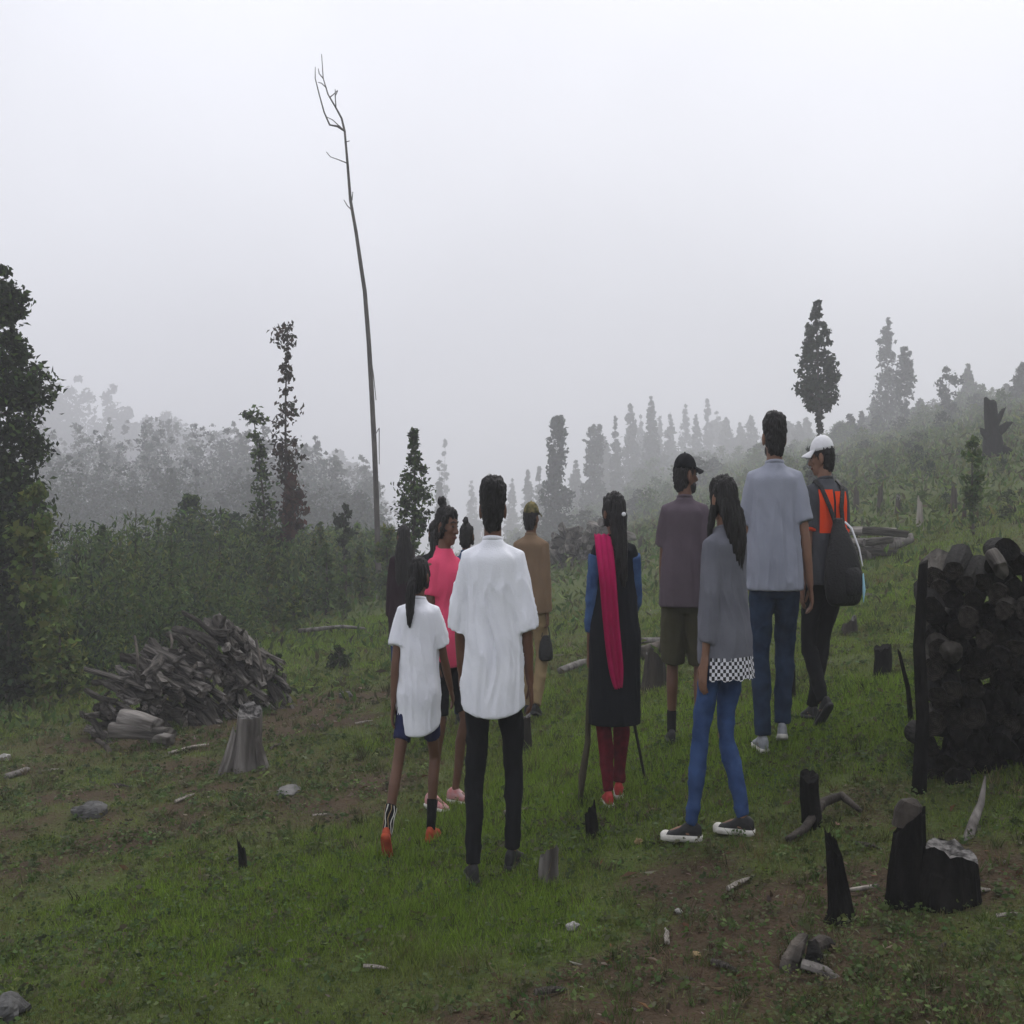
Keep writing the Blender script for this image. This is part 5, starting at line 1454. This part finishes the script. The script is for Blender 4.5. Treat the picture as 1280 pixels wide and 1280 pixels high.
# grass blades
def grass():
    rg = np.random.default_rng(46); N = 800000
    d = np.exp(rg.uniform(math.log(2.6), math.log(17), N)); x = (rg.uniform(-60, 1340, N) - 640) / F * d
    L = lush(x, d)
    keep = rg.uniform(0, 1, N) < np.clip((L - .12) * 1.2, .03, 1) * np.clip(.75 + .6 * n2(x, d, .09, 63), .15, 1)
    x, d, L = x[keep], d[keep], L[keep]; n = len(x)
    z = height(x, d)
    far = d / 5
    hh = (.009 + .026 * L ** 1.5) * rg.uniform(.5, 1.5, n) * np.sqrt(far) * (1 + .45 * n2(x, d, .35, 52) + .35 * n2(x, d, .11, 53))
    tall = rg.uniform(0, 1, n) < .012; hh = np.where(tall, hh * 2.2, hh)
    w = .0021 * far ** .9 * rg.uniform(.7, 1.5, n)
    a = rg.uniform(0, 6.283, n); ln = rg.uniform(.1, .9, n) * hh; b = rg.uniform(0, 6.283, n)
    V = np.empty((n, 3, 3))
    V[:, 0] = np.stack([x + np.cos(a) * w, d + np.sin(a) * w, z - .004], 1)
    V[:, 1] = np.stack([x - np.cos(a) * w, d - np.sin(a) * w, z - .004], 1)
    V[:, 2] = np.stack([x + np.cos(b) * ln, d + np.sin(b) * ln, z + hh], 1)
    lush_c = np.array([.140, .215, .030]); dull = np.array([.115, .118, .040]); dry = np.array([.14, .115, .06])
    pa = n2(x, d, .45, 61); L = L + .28 * pa + .16 * n2(x, d, .13, 62)
    t = np.clip((L - .35) / .5, 0, 1)[:, None]
    c = dull * (1 - t) + lush_c * t
    dr = rg.uniform(0, 1, n) < (.05 + .10 * (L < .4)); c = np.where(dr[:, None], dry, c)
    c = c * (1 + .28 * rg.normal(size=(n, 1))); c = np.clip(c, .006, .5)
    o = link('grass', polymesh('grass', V.reshape(-1, 3), 3, c), M['grass'], None, False)
    tag(o, 'short green grass over the clearing', 'grass', kind='stuff')
    print('grass blades', n)
grass()
def low_weeds():
    rg = np.random.default_rng(47); N = 24000
    d = np.exp(rg.uniform(math.log(2.6), math.log(12), N)); x = (rg.uniform(-60, 1340, N) - 640) / F * d
    pick = np.clip(.22 + .6 * fbm(x, d, .7, 91) + .15 * ((x < -.5) | (x > .6)), .04, 1); k = rg.uniform(0, 1, N) < pick
    x, d = x[k], d[k]; Cs, Ss, Ds, Ts = [], [], [], []
    m = 8
    n = len(x)
    cx = np.repeat(x, m) + rg.normal(size=n * m) * .022; cy = np.repeat(d, m) + rg.normal(size=n * m) * .022
    sz = np.repeat(rg.uniform(.010, .028, n) * (d / 4.5) ** .5, m) * rg.uniform(.6, 1.3, n * m)
    C = np.stack([cx, cy, height(cx, cy) + rg.uniform(.004, .035, n * m)], 1)
    dd = rg.normal(size=(n * m, 3)); dd[:, 2] *= .45; dd[:, 2] += .15
    pal = np.repeat(tones(n, [(.075, .11, .035), (.095, .125, .045), (.06, .085, .03), (.085, .085, .045)], .2, rg), m, 0)
    V = leaf_verts(C, sz, .65, dd, .12, rg)
    o = link('weeds', polymesh('weeds', V, 4, pal), M['leaf'], None, False)
    tag(o, 'small broad leaved weeds among the grass', 'weeds', kind='stuff')
low_weeds()
def tufts():
    rg = np.random.default_rng(49); N = 5200
    d = np.exp(rg.uniform(math.log(2.6), math.log(16), N)); x = (rg.uniform(-60, 1340, N) - 640) / F * d
    L = lush(x, d); k = rg.uniform(0, 1, N) < np.clip(.15 + .7 * fbm(x, d, .9, 95) + .3 * (1 - L), .05, .9)
    x, d = x[k], d[k]; n = len(x); m = 16
    s = rg.uniform(.03, .085, n) * (d / 5) ** .5
    cx = np.repeat(x, m) + rg.normal(size=n * m) * np.repeat(s, m) * .25; cy = np.repeat(d, m) + rg.normal(size=n * m) * np.repeat(s, m) * .25
    z = height(cx, cy) - .004; h_ = np.repeat(s, m) * rg.uniform(.5, 1.3, n * m); w = .0026 * (cy / 5) ** .9
    a = rg.uniform(0, 6.283, n * m); b = rg.uniform(0, 6.283, n * m); ln = h_ * rg.uniform(.15, .95, n * m)
    V = np.empty((n * m, 3, 3))
    V[:, 0] = np.stack([cx + np.cos(a) * w, cy + np.sin(a) * w, z], 1); V[:, 1] = np.stack([cx - np.cos(a) * w, cy - np.sin(a) * w, z], 1)
    V[:, 2] = np.stack([cx + np.cos(b) * ln, cy + np.sin(b) * ln, z + h_], 1)
    pal = np.repeat(tones(n, [(.05, .085, .02), (.08, .12, .03), (.10, .10, .045), (.045, .055, .02), (.13, .11, .06)], .25, rg), m, 0)
    pal = np.clip(pal * (1 + .25 * rg.normal(size=(n * m, 1))), .006, .5)
    o = link('grass', polymesh('grass', V.reshape(-1, 3), 3, pal), M['grass'], None, False)
    tag(o, 'taller ragged grass tufts and dry stalks', 'grass', kind='stuff')
tufts()
def litter():
    rg = np.random.default_rng(48); N = 14000
    d = np.exp(rg.uniform(math.log(2.6), math.log(16), N)); x = (rg.uniform(-60, 1340, N) - 640) / F * d
    L = lush(x, d); k = rg.uniform(0, 1, N) < np.clip(.85 - L * 1.1, .14, 1); x, d = x[k], d[k]; n = len(x)
    C = np.stack([x, d, height(x, d) + .008], 1)
    dd = rg.normal(size=(n, 3)); dd[:, 2] *= .25
    V = leaf_verts(C, np.where(rg.uniform(0, 1, n) < .08, 2.4, 1) * rg.uniform(.010, .036, n) * (d / 5) ** .5, .26, dd, .10, rg)
    o = link('litter', polymesh('litter', V, 4, tones(n, [(.16, .12, .085), (.09, .06, .04), (.055, .04, .03), (.12, .06, .035), (.22, .19, .15)], .25, rg)), M['leaf'], None, False)
    tag(o, 'wood chips and dead leaves strewn over the bare soil', 'litter', kind='stuff')
litter()

# ------------------------------------------------------------------ haze
def haze():
    lo, hi = Vector((-281, -61, -30)), Vector((281, 311, 24))
    zs = [v for v in (Z.min(), Z.max())]
    lo.z = zs[0] - 1; hi.z = max(zs[1] + 1, 54)
    mb = MB()
    mb.v = [(x, y, z) for x in (lo.x, hi.x) for y in (lo.y, hi.y) for z in (lo.z, hi.z)]
    mb.f = [(0, 1, 3, 2), (4, 6, 7, 5), (0, 4, 5, 1), (2, 3, 7, 6), (0, 2, 6, 4), (1, 5, 7, 3)]
    m = bpy.data.materials.new('haze'); m.use_nodes = True
    N, L = m.node_tree.nodes, m.node_tree.links; N.clear()
    out = N.new('ShaderNodeOutputMaterial'); v = N.new('ShaderNodeVolumePrincipled')
    v.inputs['Color'].default_value = (.80, .80, .835, 1); v.inputs['Density'].default_value = HAZE_DENSITY; v.inputs['Anisotropy'].default_value = 0.2
    L.new(v.outputs[0], out.inputs['Volume'])
    o = link('haze', mb.mesh('haze'), m, None, False); o['kind'] = 'stuff'
    o['label'] = 'pale mist filling the whole clearing'
    print('haze box', lo, hi)
haze()
